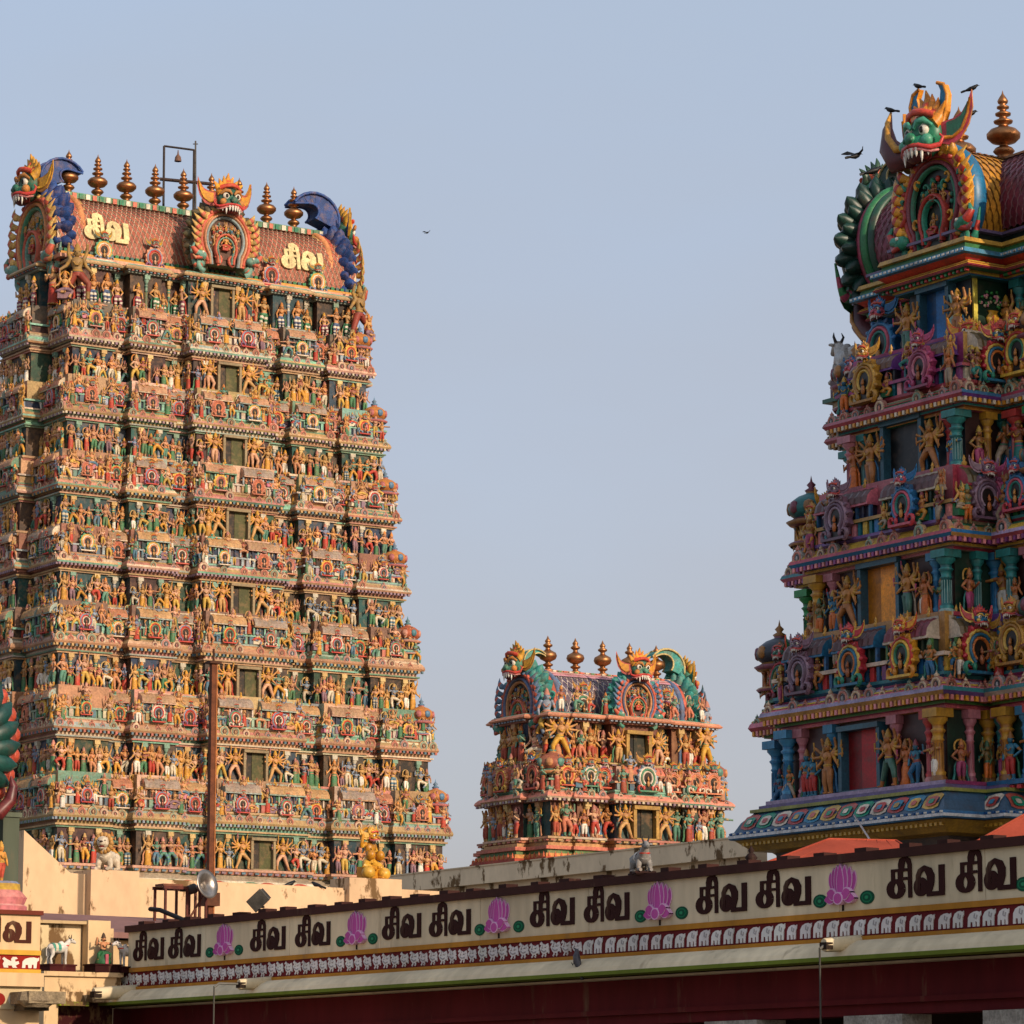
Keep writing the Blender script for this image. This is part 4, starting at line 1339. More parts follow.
# ---------------------------------------------------- the near tower in shade on the right
RT = Tower("temple_tower", "nearest tower, shaded, dark blue green and red, with crows on its fanged green guardian head", (14.17, 99.0, 0), AL - pi / 2, 31, ENAMEL)
skinR = [H(x) for x in ('#b9783a', '#a86a34', '#c98a42', '#9a5a36', '#b5662f', '#8a6a3a')] + [H('#2f6f86'), H('#5a7a4a'), H('#8a3f3a')]
clothR = [H(x) for x in ('#b5281f', '#1f6a3f', '#c9871f', '#a8937a', '#1f5f86', '#a8406a', '#b5702f', '#d06a1f', '#1f7a6f')]
metR = [H(x) for x in ('#b98a2f', '#a86a2f', '#9a4a4f', '#c9a03f', '#5a7f5a')]
bigR, smallR, guardR = figures_for(RT, skinR, clothR, metR, 20, 9, "", .05, (H('#b98a3a'), H('#8a3a2f'), H('#a86a34'), H('#3f6a5a')))
nicR = []
for p in (('#d9962a', '#c93a2f', '#e0b23f', '#2f7a5a', '#d98f2f'), ('#7a5a6a', '#8f6f7f', '#6a4f62', '#9a8090', '#7f6070'), ('#2f8a3a', '#3f9a4a', '#2a7a3a', '#4faa52', '#2f8a3a'), ('#b8862f', '#c9973a', '#a8742a', '#d0a848', '#b8862f'),
          ('#1f5f8f', '#2f7aa8', '#c9566a', '#1f7a6f', '#c93f4a'), ('#a8406a', '#b9556f', '#8a3a5a', '#c97a8a', '#a8406a'), ('#c9502f', '#2f7a5a', '#d9a03a', '#1f5f86', '#c9752f'), ('#5f4a2f', '#c93f4a', '#2f6f5a', '#a88a4a', '#7f2f3a'), ('#b5303a', '#d9b04a', '#1f6a8a', '#c9702f', '#2f8a6f')):
    pr = [H(q) for q in p] + [R.choice(skinR)]
    nicR.append(RT.proto("n%d" % len(nicR), niche(pr, head(pr[2], pr[1], pr[0], True), lod=1)))
kutR = [RT.proto("k%d" % i, kuta(H(c), H(d), H(e), H(f), 12)) for i, (c, d, e, f) in enumerate((('#1f5a86', '#8a3f5a', '#2f6f6f', '#9a5a3a'), ('#3a3f4a', '#8a4a5a', '#a8743a', '#a8602f'), ('#1f6a6a', '#9a6a3a', '#7a3a4a', '#a87a3a')))]
colR = [RT.proto("c%d" % i, column(H(c), H(d), H(e), 12)) for i, (c, d, e) in enumerate((('#b5303a', '#c9453f', '#d98f8a'), ('#1f7a4a', '#2f9a52', '#1f5f3f'), ('#2f7aa8', '#3f8fb8', '#1f5f86'), ('#b9802f', '#c9962f', '#8a5a2a'), ('#1f6a6a', '#2f8a86', '#8fb0a8'), ('#b96a72', '#c9808a', '#8a4a5a')))]
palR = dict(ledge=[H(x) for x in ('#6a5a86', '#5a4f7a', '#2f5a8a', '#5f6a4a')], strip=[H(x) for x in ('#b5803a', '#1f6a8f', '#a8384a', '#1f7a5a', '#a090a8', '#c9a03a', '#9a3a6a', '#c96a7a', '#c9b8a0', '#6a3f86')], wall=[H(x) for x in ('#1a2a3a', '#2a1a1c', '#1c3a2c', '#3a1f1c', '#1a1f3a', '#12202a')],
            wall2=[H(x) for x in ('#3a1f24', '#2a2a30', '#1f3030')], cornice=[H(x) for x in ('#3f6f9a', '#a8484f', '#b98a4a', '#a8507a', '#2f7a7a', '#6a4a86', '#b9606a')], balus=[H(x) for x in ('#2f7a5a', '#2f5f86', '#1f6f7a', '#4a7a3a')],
            tile=[H(x) for x in ('#c93a3a', '#1f6fa8', '#2f8a4f', '#d0c0a8', '#d9952f', '#8a3f7a', '#e08a8a', '#d9b43f')], barrel=[H(x) for x in ('#5a3a3a', '#6a4a3a', '#7a2f3a', '#5f4f2f')], door=(H('#7a1216'), H('#2f6a6a'), H('#2a0c0e')))
baysR = [(.40, 2.0), (.62, .55), (.76, .0), (1.0, .65)]
zr = [10.59, 15.15, 19.25, 23.12, 25.45]
dr = [5.42, 4.65, 3.75, 2.75]
Lr_ = [5.7, 5.1, 4.1, 3.7]
bw = [3.35, 2.9, 2.4]
doors = ['#b00810', '#ff9c14', '#050507', '#1c6fb0']
for i in range(4):
    p2 = dict(palR); p2['door'] = (H(doors[i]), H('#2f5a6a'), tuple(x * .45 for x in H(doors[i])))  # left door panel: the door colour darkened as painted shade
    st = dict(pal=p2, eave=.58, dent=.17, kudu=.50, kstep=3.2, percol=True, wf=.425, dw=1.5 if i < 3 else 1.1, dh=1.68 if i < 3 else 1.75, fig=1.32, step=.78, pstep=1.35, pw=.95, guard=1.5, figs=bigR, small=smallR + nicR[:0] + bigR[:4], guards=guardR, cols=colR, nics=nicR, kutas=kutR,
              sal_min=1.1, sal_max=2.4, nic=1.15, kut=1.25, kz=.74, kx=.25, endp=.6, corner_cols=True, rightend=True, hara=.85, multi=True)
    if i == 3: st.update(step=.9, bonus=3, noret=True, pstep=5, corner_cols=False)
    storey(RT, zr[i], zr[i + 1], Lr_[i], dr[i] - 2.0, [(bw[i] / Lr_[i], 2.0), (bw[i] / Lr_[i] + .16, .45), (1.0, .6)] if i < 3 else [(.36, 1.75), (.66, .4), (1.0, .4)], st, top=(i == 3))
P, edges, ends = outline(4.15, 3.45, [(.82, 2.0), (.92, .5), (1.0, .6)], .4)
b = MB()
blue, gold = H('#2f6fa0'), H('#a8822f')
loft(b, P, [(0, .2, H('#6a6258')), (8.6, .2, H('#4a4038')), (9.15, .3, H('#3a2a24')), (9.2, .75, gold), (9.5, 1.1, gold), (9.52, 1.2, H('#1c2a3a')), (9.56, 1.24, blue), (9.64, 1.24, H('#c9c9c9')), (9.66, 1.2, blue), (9.72, 1.2, blue),
            (9.74, 1.12, H('#39566e')), (10.0, .98, H('#39566e')), (10.26, .72, H('#39566e')), (10.27, .8, H('#3f8a5a')), (10.36, .8, H('#8a8a3f')), (10.38, .62, H('#5f5f8a')), (10.46, .62, H('#6a5a86')), (10.52, .35, H('#4a3a66'))])
slope_panels(b, edges + ends[:3] + ends[3:], 9.76, 1.10, 10.24, .74, .66, [H('#b5564a'), H('#1f8a6a'), H('#d9c9b4'), H('#b5433f'), H('#2f7a9a'), H('#c9a04a')], .9)
for e in edges + ends:
    for k, (x, y, rz) in enumerate(run(e, 1.22, .16)):
        b.box((x, y, 9.68), (.08, .06, .05), H('#dcd8cc') if k % 2 else H('#1f4f86'), rz)
    for k, (x, y, rz) in enumerate(run(e, .95, .2)):
        b.box((x, y, 9.40), (.1, .14, .1), H('#c9a03f'), rz)
b.build("base", ENAMEL, RT.root)
rb = barrel(5.3, 1.6, 27.3, 1.02, H('#6f2034'), H('#b07a80'), 13, .26, None)
rb.box((0, 0, 28.95), (10.4, .6, .2), H('#a8743a'))
rb.build("roof", ENAMEL, RT.root)
tb = MB(); tb.stamp(barrel(1.5, 1.62, 0, 1.08, H('#c98a2a'), H('#8a5a1f'), 12, .24, None), T4(0, -1.1, 27.25, pi / 2))
tb.box((0, -1.1, 29.0), (.4, 3.0, .14), H('#b5603a'))
tb.build("roof", ENAMEL, RT.root)
b = MB()
P2, e2, n2 = outline(4.0, .9, [(.34, 1.75), (.66, .4), (1.0, .4)], .3)
loft(b, P2, [(25.3, .3, H('#b5301f')), (25.5, .55, H('#c93a24')), (25.52, .7, H('#2f6f9a')), (25.64, .7, H('#3f86a8')), (25.66, .5, H('#a8822f')), (25.85, .45, H('#2f6a3a')), (25.87, .55, H('#b98f3a')), (26.0, .5, H('#b98f3a')), (26.02, .2, H('#15241c')), (26.25, .2, H('#15241c')), (26.27, .35, H('#8f7f9a')), (26.35, .35, H('#6a5a7a'))])
for e in e2 + n2:
    for k, (x, y, rz) in enumerate(run(e, .70, .2)):
        b.box((x, y, 25.58), (.1, .06, .06), H('#dcd8cc'), rz)
b.build("cornice", ENAMEL, RT.root)
for k in range(5):
    o = link("finial", FIN, RT.root, (-3.9 + 1.95 * k, 0, 29.0)); o.scale = (1.05, 1.05, .92)
ffr = [figure(random.Random(40 + i), ('seated', 'stand', 'contra')[i % 3], skinR[i % 5], clothR[i % 7], clothR[i % 3], metR[0], 1, 8) for i in range(6)]
gfr = [(ffr[0], 0, -.62, .5), (ffr[1], -.3, -.1, .36), (ffr[2], .3, -.1, .36), (ffr[3], 0, .05, .45)]
put_gables(RT, 5.45, 27.35, 1.62, 1.35, [H('#123a30'), H('#1f4a38'), H('#a8405a'), H('#2f7a4a'), H('#b5566a'), H('#3a1420'), H('#2f7a4a')], True, headcol=H('#1f6a4f'), acc=H('#3f9a78'), figs=gfr, earb=H('#4a1420'), ear=H('#5a1f2a'), crown=H('#2a4a34'), ears=False, leaves=False)
put_gables(RT, 5.45, 27.35, 1.62, 1.35, [H('#1f6f9a'), H('#d99a2f'), H('#b53a2f'), H('#8a3f4a'), H('#2f7a5a'), H('#1f2a24'), H('#2f8a6f')], True, ends=(), headcol=H('#1f7a58'), acc=H('#4fa886'), front=(2.75, 1.42, 27.3, 1.62, .25), figs=gfr, earb=H('#4a1420'), ear=H('#c9485a'), earin=H('#2f6a52'), crown=H('#e0902a'), smooth=True, side=H('#1f7fa8'), horn=H('#5a1f22'))
for (x, y, z, s, r, key) in ((-3.2, -2.1, 23.2, 1.5, 0, nicR[4]), (1.75, -2.95, 21.6, 1.45, .7, nicR[0])):
    RT.put("horseshoe_niche", key, T4(x, y, z, r, s), 8)
m = MB(); m.stamp(beast('bull', H('#b9b4ae')), T4(-5.35, -1.5, 23.4, pi - .3, 1.75)); m.box((-5.1, -1.4, 23.1), (1.5, .9, .6), H('#5a3a3a'))
m.box((-5.05, -1.4, 22.78), (2.0, 1.2, .12), H('#2f5a4a')); m.box((-4.9, -1.4, 22.6), (1.6, 1.0, .24), H('#8a6a3a')); m.box((-4.7, -1.3, 22.0), (1.0, .8, 1.0), H('#4a3a3a'))
m.build("bull", ENAMEL, RT.root)
m = MB()
m.tube([(-4.6, -.6, 24.6), (-5.2, -.7, 24.7), (-5.75, -.7, 25.2), (-5.9, -.7, 25.9), (-5.75, -.7, 26.4)], (.34, .36, .32, .2, .03), [H('#4a1c22'), H('#5a2228')], 9)
m.tube([(-4.9, -.95, 24.5), (-5.4, -1.0, 24.75), (-5.85, -.98, 25.3), (-5.95, -.95, 25.9)], (.08, .09, .08, .03), H('#b9803a'), 6)
m.build("horn_curl", ENAMEL, RT.root)
m = MB()
x0 = .36 * 3.7 + .03
m.box((x0, -1.85, 24.2), (.05, 1.2, 1.75), H('#123322'))
m.box((x0 + .03, -2.42, 24.2), (.06, .14, 1.75), H('#d0c04a'))
m.lathe([(.10, 23.45), (.14, 23.5), (.07, 23.58), (.22, 23.75), (.25, 23.9), (.14, 24.05), (.20, 24.12)], H('#d9a02a'), 12, (x0 + .06, -1.8, 0), sx=.4)
for k in range(40):
    a = R.uniform(0, pi); r_ = R.uniform(.15, .52)
    m.ell((x0 + .06, -1.8 + r_ * cos(a), 24.22 + r_ * .95 * sin(a)), (.03, .06, .05), H(('#2f8a3a', '#3f9a46', '#d98a9a', '#e0c0a0')[k % 4]), 6, 4)
m.build("vase_panel", ENAMEL, RT.root)
RT.finish()

# ------------------------------------------------------------------ ground
ground = MB()
ground.add([(-3000, -200, 0), (3000, -200, 0), (3000, 5000, 0), (-3000, 5000, 0)], [(0, 1, 2, 3)], np.array(H('#7d7468')))
tag(ground.build("ground", EARTH), "grey stone paving", None, None, "structure")

shade_tower = thing("temple_tower", "tall plain ochre tower added out of view on the right to shade the nearest tower", "temple tower", (44.5, 65.0, 0), AL)  # unseen tower, added so that its shadow falls on the right tower
b = MB()
P, e_, n_ = outline(10.5, 7.0, [(.3, 1.0), (.6, .3), (1.0, .7)], .5)
pr_ = [(0, .5, H('#9a8a74')), (10, .5, H('#9a8a74'))]
for k in range(8):
    z = 10 + k * 3.4; o_ = .4 - k * .55
    pr_ += [(z + .05, o_ + .5, H('#a8743f')), (z + .4, o_ + .5, H('#a8743f')), (z + .45, o_, H('#8a5a3a')), (z + 2.0, o_, H('#8a5a3a')), (z + 2.1, o_ + .5, H('#b5805a')), (z + 2.5, o_ + .2, H('#b5805a')), (z + 3.3, o_ - .2, H('#9a6a4a'))]
loft(b, P, pr_)
b.build("storey", PAINT, shade_tower)
rb = barrel(5.5, 2.2, 38.2, 1.1, H('#9a4a38'), H('#b98a6a'), 8, .6, None)
rb.build("roof", PAINT, shade_tower)

# ------------------------------------------------------------------ the long hall with the lettered parapet
WX, WY = 7.029, 49.0


def wall_x(px, z=5.0):
    """local x on the hall's front at a pixel column of the photograph"""
    k = (px - 512) / FPX
    cp, sp = cos(PITCH), sin(PITCH)
    # WX + t VX = k * ((WY + t VY) cp + (z - CAMZ) sp)
    t = (WX - k * (WY * cp + (z - CAMZ) * sp)) / (k * VY * cp - VX)
    return -t


CREAM, CREAM2 = H('#dac8a6'), H('#d2c2a6')
MAROON, OCHRE, LEAF, OXBLOOD = H('#6a1d22'), H('#b37a2a'), H('#6c7a28'), H('#5f171c')
hall = thing("temple_hall", "long low hall in shade, its cream parapet painted with a repeated word and pink lotuses", "hall", (WX, WY, 0), AL - pi / 2)
XL, XR = wall_x(128), 9.0


def bx(b, x0, x1, y0, y1, z0, z1, c):
    b.box(((x0 + x1) / 2, (y0 + y1) / 2, (z0 + z1) / 2), (abs(x1 - x0), abs(y1 - y0), abs(z1 - z0)), c)


b = MB()
xs = np.linspace(XL, XR, 12)
for i in range(11):
    bx(b, xs[i] + .006, xs[i + 1] - .006, 0, .3, 4.78, 5.50, jit(CREAM, .03))
bx(b, XL, XR, .012, .29, 4.79, 5.49, H('#8f8068'))
bx(b, XL - .65, XR, .06, .3, 4.0, 4.78, CREAM2)
parapet = b.build("parapet", CLEANPL, hall)
b = MB()
bx(b, XL - .04, XR, -.07, .36, 5.495, 5.625, H('#43241f'))
x = XL + .5
while x < XR:
    bx(b, x, x + .26 + R.uniform(-.04, .04), -.04, .2, 5.62, 5.675 + R.uniform(0, .02), H('#3a201c'))
    x += .92 + R.uniform(-.12, .12)
b.build("coping", CLEANPL, hall)
b = MB()
bx(b, XL - .65, XR, -.035, .06, 4.70, 4.785, OCHRE)
bx(b, XL - .65, XR, -.055, .06, 4.345, 4.405, OCHRE)
b.build("moulding", CLEANPL, hall)
fr = MB()
bx(fr, XL - .65, XR, -.006, .055, 4.403, 4.702, MAROON)
frieze = fr.build("frieze", CLEANPL, hall)
ELE = [(.02, 0), (.2, 0), (.22, .3), (.36, .3), (.38, 0), (.56, 0), (.58, .35), (.68, .3), (.68, .0), (.84, 0), (.86, .4), (.88, .60), (.98, .74), (.99, 1.0), (.88, .92), (.7, 1.0), (.45, .97), (.2, .85), (.05, .6)]
GOO = [(.1, 0), (.36, 0), (.32, .2), (.55, .2), (.6, 0), (.86, 0), (.76, .2), (.97, .4), (.92, .62), (.76, .55), (.72, .75), (.88, .84), (.8, 1), (.6, 1), (.5, .8), (.52, .6), (.3, .75), (.1, .97), (.0, .8), (.12, .6), (.04, .35)]
xe = wall_x(583, 4.5)
for nm, pts, x0, x1 in (("painted_geese", GOO, XL - .6, xe), ("painted_elephants", ELE, xe, XR)):
    b = MB()
    n = int((x1 - x0) / .315)
    for k in range(n):
        x = x0 + (x1 - x0) * k / n
        sx, sz = .285 * R.uniform(.86, 1.06), .24 * R.uniform(.88, 1.06)
        wc = jit(H('#dcd7d2'), .06)
        if nm == "painted_elephants":
            b.plate([(x + .02 + p * sx, 4.43 + q * sz) for p, q in pts], -.004, -.020, wc)
        else:
            f_ = lambda L: [(x + .02 + p * sx, 4.43 + q * sz) for p, q in L]
            b.plate([(x + .02 + p * sx, 4.43 + q * sz) for p, q in _ell(.5, .42, .34, .22, 0, 330, 12)], -.004, -.020, wc)
            b.rib(f_([(.22, .45), (.10, .62), (.22, .74), (.30, .86), (.18, .97), (.04, .88)]), [.05, .045, .04, .045, .05, .02], .016, -.005, wc, True)
            b.rib(f_([(.72, .46), (.92, .62), (.86, .84), (.68, .78), (.74, .64)]), [.06, .06, .05, .04, .02], .016, -.006, wc, True)
            b.rib(f_([(.70, .40), (.98, .40), (.99, .22)]), [.05, .05, .02], .016, -.007, wc, True)
            b.rib(f_([(.40, .28), (.36, .12), (.26, .02)]), .03, .016, -.005, wc, True)
            b.rib(f_([(.62, .28), (.66, .12), (.58, .02)]), .03, .016, -.005, wc, True)
            b.rib(f_([(.40, .62), (.50, .80), (.62, .70)]), [.04, .05, .02], .016, -.008, wc, True)
        if nm == "painted_elephants":
            b.rib([(x + .02 + .55 * sx, 4.43 + .85 * sz), (x + .02 + .50 * sx, 4.43 + .6 * sz), (x + .02 + .66 * sx, 4.43 + .52 * sz), (x + .02 + .72 * sx, 4.43 + .75 * sz)], .02, .006, -.021, H('#a8a2a2'), True)
        else:
            b.rib([(x + .02 + .2 * sx, 4.43 + .5 * sz), (x + .02 + .45 * sx, 4.43 + .35 * sz), (x + .02 + .75 * sx, 4.43 + .42 * sz)], .02, .006, -.021, H('#a09a9a'), True)
    b.build(nm, CLEANPL, frieze)
b = MB()
prof = [(-.03, 4.35), (-.16, 4.335), (-.30, 4.27), (-.40, 4.18), (-.44, 4.105)]
V = [(x, y, z) for x in (XL - 1.9, XR) for y, z in prof]
b.add(V, [(i, i + 5, i + 6, i + 1)[::-1] for i in range(4)], np.array(H('#dccaa8')))
b.build("cornice", CLEANPL, hall)
b = MB()
bx(b, XL - 1.9, XR, -.455, .0, 4.045, 4.105, LEAF)
b.build("cornice_edge", CLEANPL, hall)
b = MB()
bx(b, XL - 1.2, XR, .3, .8, 3.52, 4.02, OXBLOOD)
bx(b, XL - 1.2, XR, .24, .8, 3.44, 3.52, jit(OXBLOOD))
bx(b, XL - 1.2, XR, .34, .8, 3.28, 3.44, OXBLOOD)
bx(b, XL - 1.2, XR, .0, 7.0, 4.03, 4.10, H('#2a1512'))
b.build("beam", CLEANPL, hall)
b = MB()
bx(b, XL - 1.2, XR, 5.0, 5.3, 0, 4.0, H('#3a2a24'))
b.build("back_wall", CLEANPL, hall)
b = MB()
bx(b, XL, XR, .3, 6.8, 5.30, 5.42, H('#5f4a46'))
b.build("roof", CLEANPL, hall)
for px in (1000, 858, 716, 574, 432, 290, 148):
    b = MB()
    x = wall_x(px, 3.0)
    b.box((x, .55, 3.12), (1.35, .55, .32), H('#b0aaa0'))
    b.box((x, .55, 2.85), (.9, .5, .24), H('#a8a298'))
    b.lathe([(.36, 0), (.36, .5), (.27, .6), (.27, 2.3), (.36, 2.45), (.4, 2.74)], H('#87827a'), 8, (x, .55, 0), False)
    b.build("pillar", STONE, hall)

# the painted word, lotuses and discs
wm = None
for px in (134, 169, 251, 296, 383, 430, 531, 585, 697, 757, 888, 957):
    x = wall_x(px, 5.1)
    if wm is None:
        def sf(x, z, l): return (x * .80, -.004 - .012 * l, z * .425)
        o = letters_on(sf, "painted_word", hall, CLEANPL, H('#33120f'), 1.06)
        wm = o.data
    else:
        o = link("painted_word", wm, hall)
    o.location = (x, 0, 4.91 + R.uniform(-.012, .012))
    o.scale = (R.uniform(.97, 1.03), 1, R.uniform(.98, 1.03))


def petal(b, x, z, l, wd, a, y, c, edge):
    t = np.linspace(0, 1, 7)
    wv = np.sin(np.clip(t, 0, 1) ** .75 * pi) ** .7 * .5 * wd
    for k, cc, dy in ((1.0, edge, 0), (.80, c, -.004)):
        L = [(-w_ * k, l * (.5 + (q - .5) * (k * .5 + .5))) for q, w_ in zip(t, wv)]
        Rr = [(w_ * k, l * (.5 + (q - .5) * (k * .5 + .5))) for q, w_ in zip(t, wv)]
        pts = Rr + L[-2:0:-1]
        pts = [(x + (p * cos(a) - q * sin(a)) * 1.75, z + p * sin(a) + q * cos(a)) for p, q in pts]
        b.plate(pts, 0, y + dy, cc)


b = MB()
mg, ed = H('#c254a0'), H('#e0b0d2')


def upright(b, xb, xt, zb, zt, wd, y, c):
    t = np.linspace(0, 1, 9)
    cx = xb + (xt - xb) * np.sin(t * pi / 2)
    hw = wd * (.34 * (1 - t) + 1.0 * np.sin(np.clip(t, 0, 1) ** .85 * pi) ** .75)
    for k, cc, dy in ((1.0, ed, 0), (.82, c, -.004)):
        zz_ = zb + (zt - zb) * (t * (.96 if k < 1 else 1))
        pts = [(x + w_ * k, z) for x, w_, z in zip(cx, hw, zz_)] + [(x - w_ * k, z) for x, w_, z in list(zip(cx, hw, zz_))[-2::-1]]
        b.plate(pts, 0, y + dy, cc)


for i, (xt, zt) in enumerate(((-.33, .50), (.33, .50), (-.225, .555), (.225, .555), (-.115, .585), (.115, .585), (0, .605))):
    upright(b, xt * .42, xt, .13, zt, .088, -.006 - .008 * i, jit(mg, .08))
for i, (xt, zt, a) in enumerate(((-.29, .07, 1), (.29, .07, 1), (-.20, .16, 1), (.20, .16, 1))):
    sg = 1 if xt > 0 else -1
    t = np.linspace(0, 1, 8)
    for k, cc, dy in ((1.0, ed, 0), (.8, mg, -.004)):
        up = [(sg * (.06 + (abs(xt) + .12 - .06) * q), .15 + (zt - .11) * q + .085 * k * sin(q * pi)) for q in t]
        lo = [(sg * (.06 + (abs(xt) + .12 - .06) * q), .13 + (zt - .11) * q - .075 * k * sin(q * pi)) for q in t]
        pts = lo + up[::-1] if sg > 0 else up + lo[::-1]
        b.plate(pts if sg > 0 else pts, 0, -.068 - .008 * i + dy, cc)
for k, cc, dy in ((1.0, ed, 0), (.8, jit(mg, .1), -.004)):
    b.plate(_ell(0, .11, .13 * k, .09 * k, 0, 342, 20), 0, -.105 + dy, cc)
bx(b, -.025, .025, -.01, 0, -.06, .08, H('#2a1a14'))
lot = None
for px in (225, 357, 499, 660, 843):
    if lot is None:
        o = b.build("painted_lotus", CLEANPL, hall); lot = o.data
    else:
        o = link("painted_lotus", lot, hall)
    o.location = (wall_x(px, 5.1), 0, 4.86); o.scale = (.86, 1, 1.04)
b = MB()
for r, y, c in ((1.0, -.010, H('#14513a')), (.72, -.014, H('#1f7a52')), (.55, -.018, H('#14513a')), (.25, -.022, H('#2f8a5f'))):
    b.plate(_ell(0, 0, .165 * r, .10 * r, 0, 342, 20), 0, y, c)
dsc = None
for px in (210, 239, 341, 373, 480, 519, 641, 682, 820.5, 867.5, 1024):
    if dsc is None:
        o = b.build("painted_disc", CLEANPL, hall); dsc = o.data
    else:
        o = link("painted_disc", dsc, hall)
    o.location = (wall_x(px, 4.95), 0, 4.965)

# rain spouts of the parapet and the pipes under two of them
b = MB()
b.tube([(0, .1, .01), (0, -.30, -.02), (0, -.60, -.04)], (.12, .11, .10), H('#cdbd9c'), 8, .8)
b.box((0, -.56, -.05), (.16, .12, .1), H('#2a1f18'))
sp_ = None
for px in (272, 862, 136):
    if sp_ is None:
        o = b.build("spout", CLEANPL, hall); sp_ = o.data
    else:
        o = link("spout", sp_, hall)
    o.location = (wall_x(px, 4.25), -.1, 4.30)
    if px < 200: o.scale = (1.2, 1.4, 1.2)
for px, lab in ((272, "thin grey drain pipe hanging below the spout near the floodlight"), (862, "thin grey drain pipe hanging below the spout under the elephant frieze")):
    t = thing("drain_pipe", lab, "pipe", (WX, WY, 0), AL - pi / 2, "pipes below the parapet spouts")
    x = wall_x(px, 4.25); yo = 1.22 if px < 500 else .78
    m = MB(); m.tube([(x, -.66, 4.27), (x, -yo + .1, 4.27), (x, -yo, 4.2)], .022, H('#6a6862'), 6)
    m.build("elbow", CLEANPL, t)
    m = MB(); m.tube([(x, -yo, 4.22), (x, -yo, 0)], .015, H('#4a4842'), 6)
    m.build("pipe", CLEANPL, t)

# ------------------------------------------------------------------ the sunlit wing at the left edge and the corner between
pB = at(40, 940, 67)
wing = thing("temple_hall", "sunlit cream wing with a red frieze at the lower left edge", "hall", (pB.x, pB.y, 0), AL)
b = MB()
SC = H('#d2b48a')
bx(b, -9, 0, 0, .4, 3.9, 5.58, SC)
bx(b, -9, -.02, -.25, .4, 4.24, 4.49, jit(SC, .04))
bx(b, -9, -.03, -.1, .4, 0, 3.82, jit(SC, .04))
bx(b, -9, 0, -.13, .39, 3.82, 4.24, H('#cdb891'))
b.build("parapet", CLEANPL, wing)
b = MB(); bx(b, -9, .03, -.07, .45, 5.58, 5.66, H('#6a3022')); b.build("coping", CLEANPL, wing)
b = MB()
bx(b, -9, 0, -.06, 0, 4.83, 4.92, H('#c99a3a')); bx(b, -9, 0, -.07, 0, 4.49, 4.565, H('#c99a3a'))
b.build("moulding", CLEANPL, wing)
b = MB()
bx(b, -9, 0, -.02, 0, 4.565, 4.83, H('#8a1f18'))
for k in range(22):
    x = -.38 - k * .40
    b.plate([(x + p * .36, 4.59 + q * .2) for p, q in (ELE if k % 2 == 0 else GOO)], -.01, -.034, jit(H('#dcd2c4'), .05))
for k in range(8):
    b.plate(_ell(-.55 - k * .34, 4.0, .14, .12, 0, 340, 14), -.13, -.145, H('#8a2018') if k % 2 else H('#dcd2c4'))
b.build("frieze", CLEANPL, wing)


def sf(x, z, l): return (x * .68, -.004 - .012 * l, z * .40)


for x in (-1.29, -2.9, -4.5):
    o = letters_on(sf, "painted_word", wing, CLEANPL, H('#4a2418'))
    o.location = (x, 0, 5.05)
b = MB()
b.box((-.28, -.55, 4.02), (.75, .8, .22), H('#8f7f66'))
b.lathe([(.2, -.12), (.34, .0), (.3, .16)], H('#857660'), 9, (-.4, -.75, 3.96), False, 1.2, .7)
b.box((-.3, -.3, 3.86), (.5, .5, .14), H('#5f5342'))
b.build("spout", STONE, wing)

pC = at(45, 960, 70.5)
pier = thing("corner_wall", "sunlit cream corner wall carrying the little statues, between the two lettered parapets", "wall", (pC.x, pC.y, 0), AL)
q = lambda px: (px - 45) / 51.0 / cos(AL) * 1.01
b = MB()
bx(b, q(45), q(58), .0, .9, 0, 4.60, SC); bx(b, q(58), q(116), .0, .9, 4.10, 4.60, SC); bx(b, q(58), q(116), .35, .9, 0, 4.10, H('#3a1214')); bx(b, q(57), q(84), -.12, .0, 4.02, 4.10, H('#8a9a2a')); bx(b, q(43), q(117), -.07, .9, 4.60, 4.69, jit(SC, .03))
bx(b, q(45), q(90), -.04, .0, 4.105, 4.30, jit(SC, .03)); bx(b, q(92), q(112), -.06, 0, 4.105, 4.45, jit(SC, .03))
bx(b, q(116), q(131), .25, .9, 4.1, 4.66, jit(SC, .03))
bx(b, q(44), q(57), .45, .9, 4.69, 5.62, H('#d0ba90')); bx(b, q(57), q(91), .62, .9, 4.69, 5.66, H('#cdb792'))
bx(b, q(44), q(92), .42, .92, 5.66, 5.72, H('#b9a078'))
bx(b, q(92), q(113), .36, .9, 4.69, 5.74, SC); bx(b, q(113), q(120), .55, .9, 4.69, 5.6, SC)
b.build("masonry", PLASTER, pier)


def statue(name, label, cat, loc, rotz, mb, scale, plinth, pc, m=PAINT, group=None):
    t = thing(name, label, cat, loc, rotz, group)
    x = MB(); x.stamp(mb, T4(0, 0, plinth[2] if plinth else 0, s=scale))
    x.build("body", m, t)
    if plinth:
        p = MB(); p.box((0, 0, plinth[2] / 2), plinth, pc); p.box((0, 0, plinth[2] - .015), (plinth[0] + .04, plinth[1] + .04, .03), jit(pc))
        p.build("plinth", CLEANPL, t)
    return t


def onC(px, y=.2, z=4.69):
    return (pC.x + q(px) * UX - y * VX * -1, pC.y + q(px) * UY + y * VY, z)


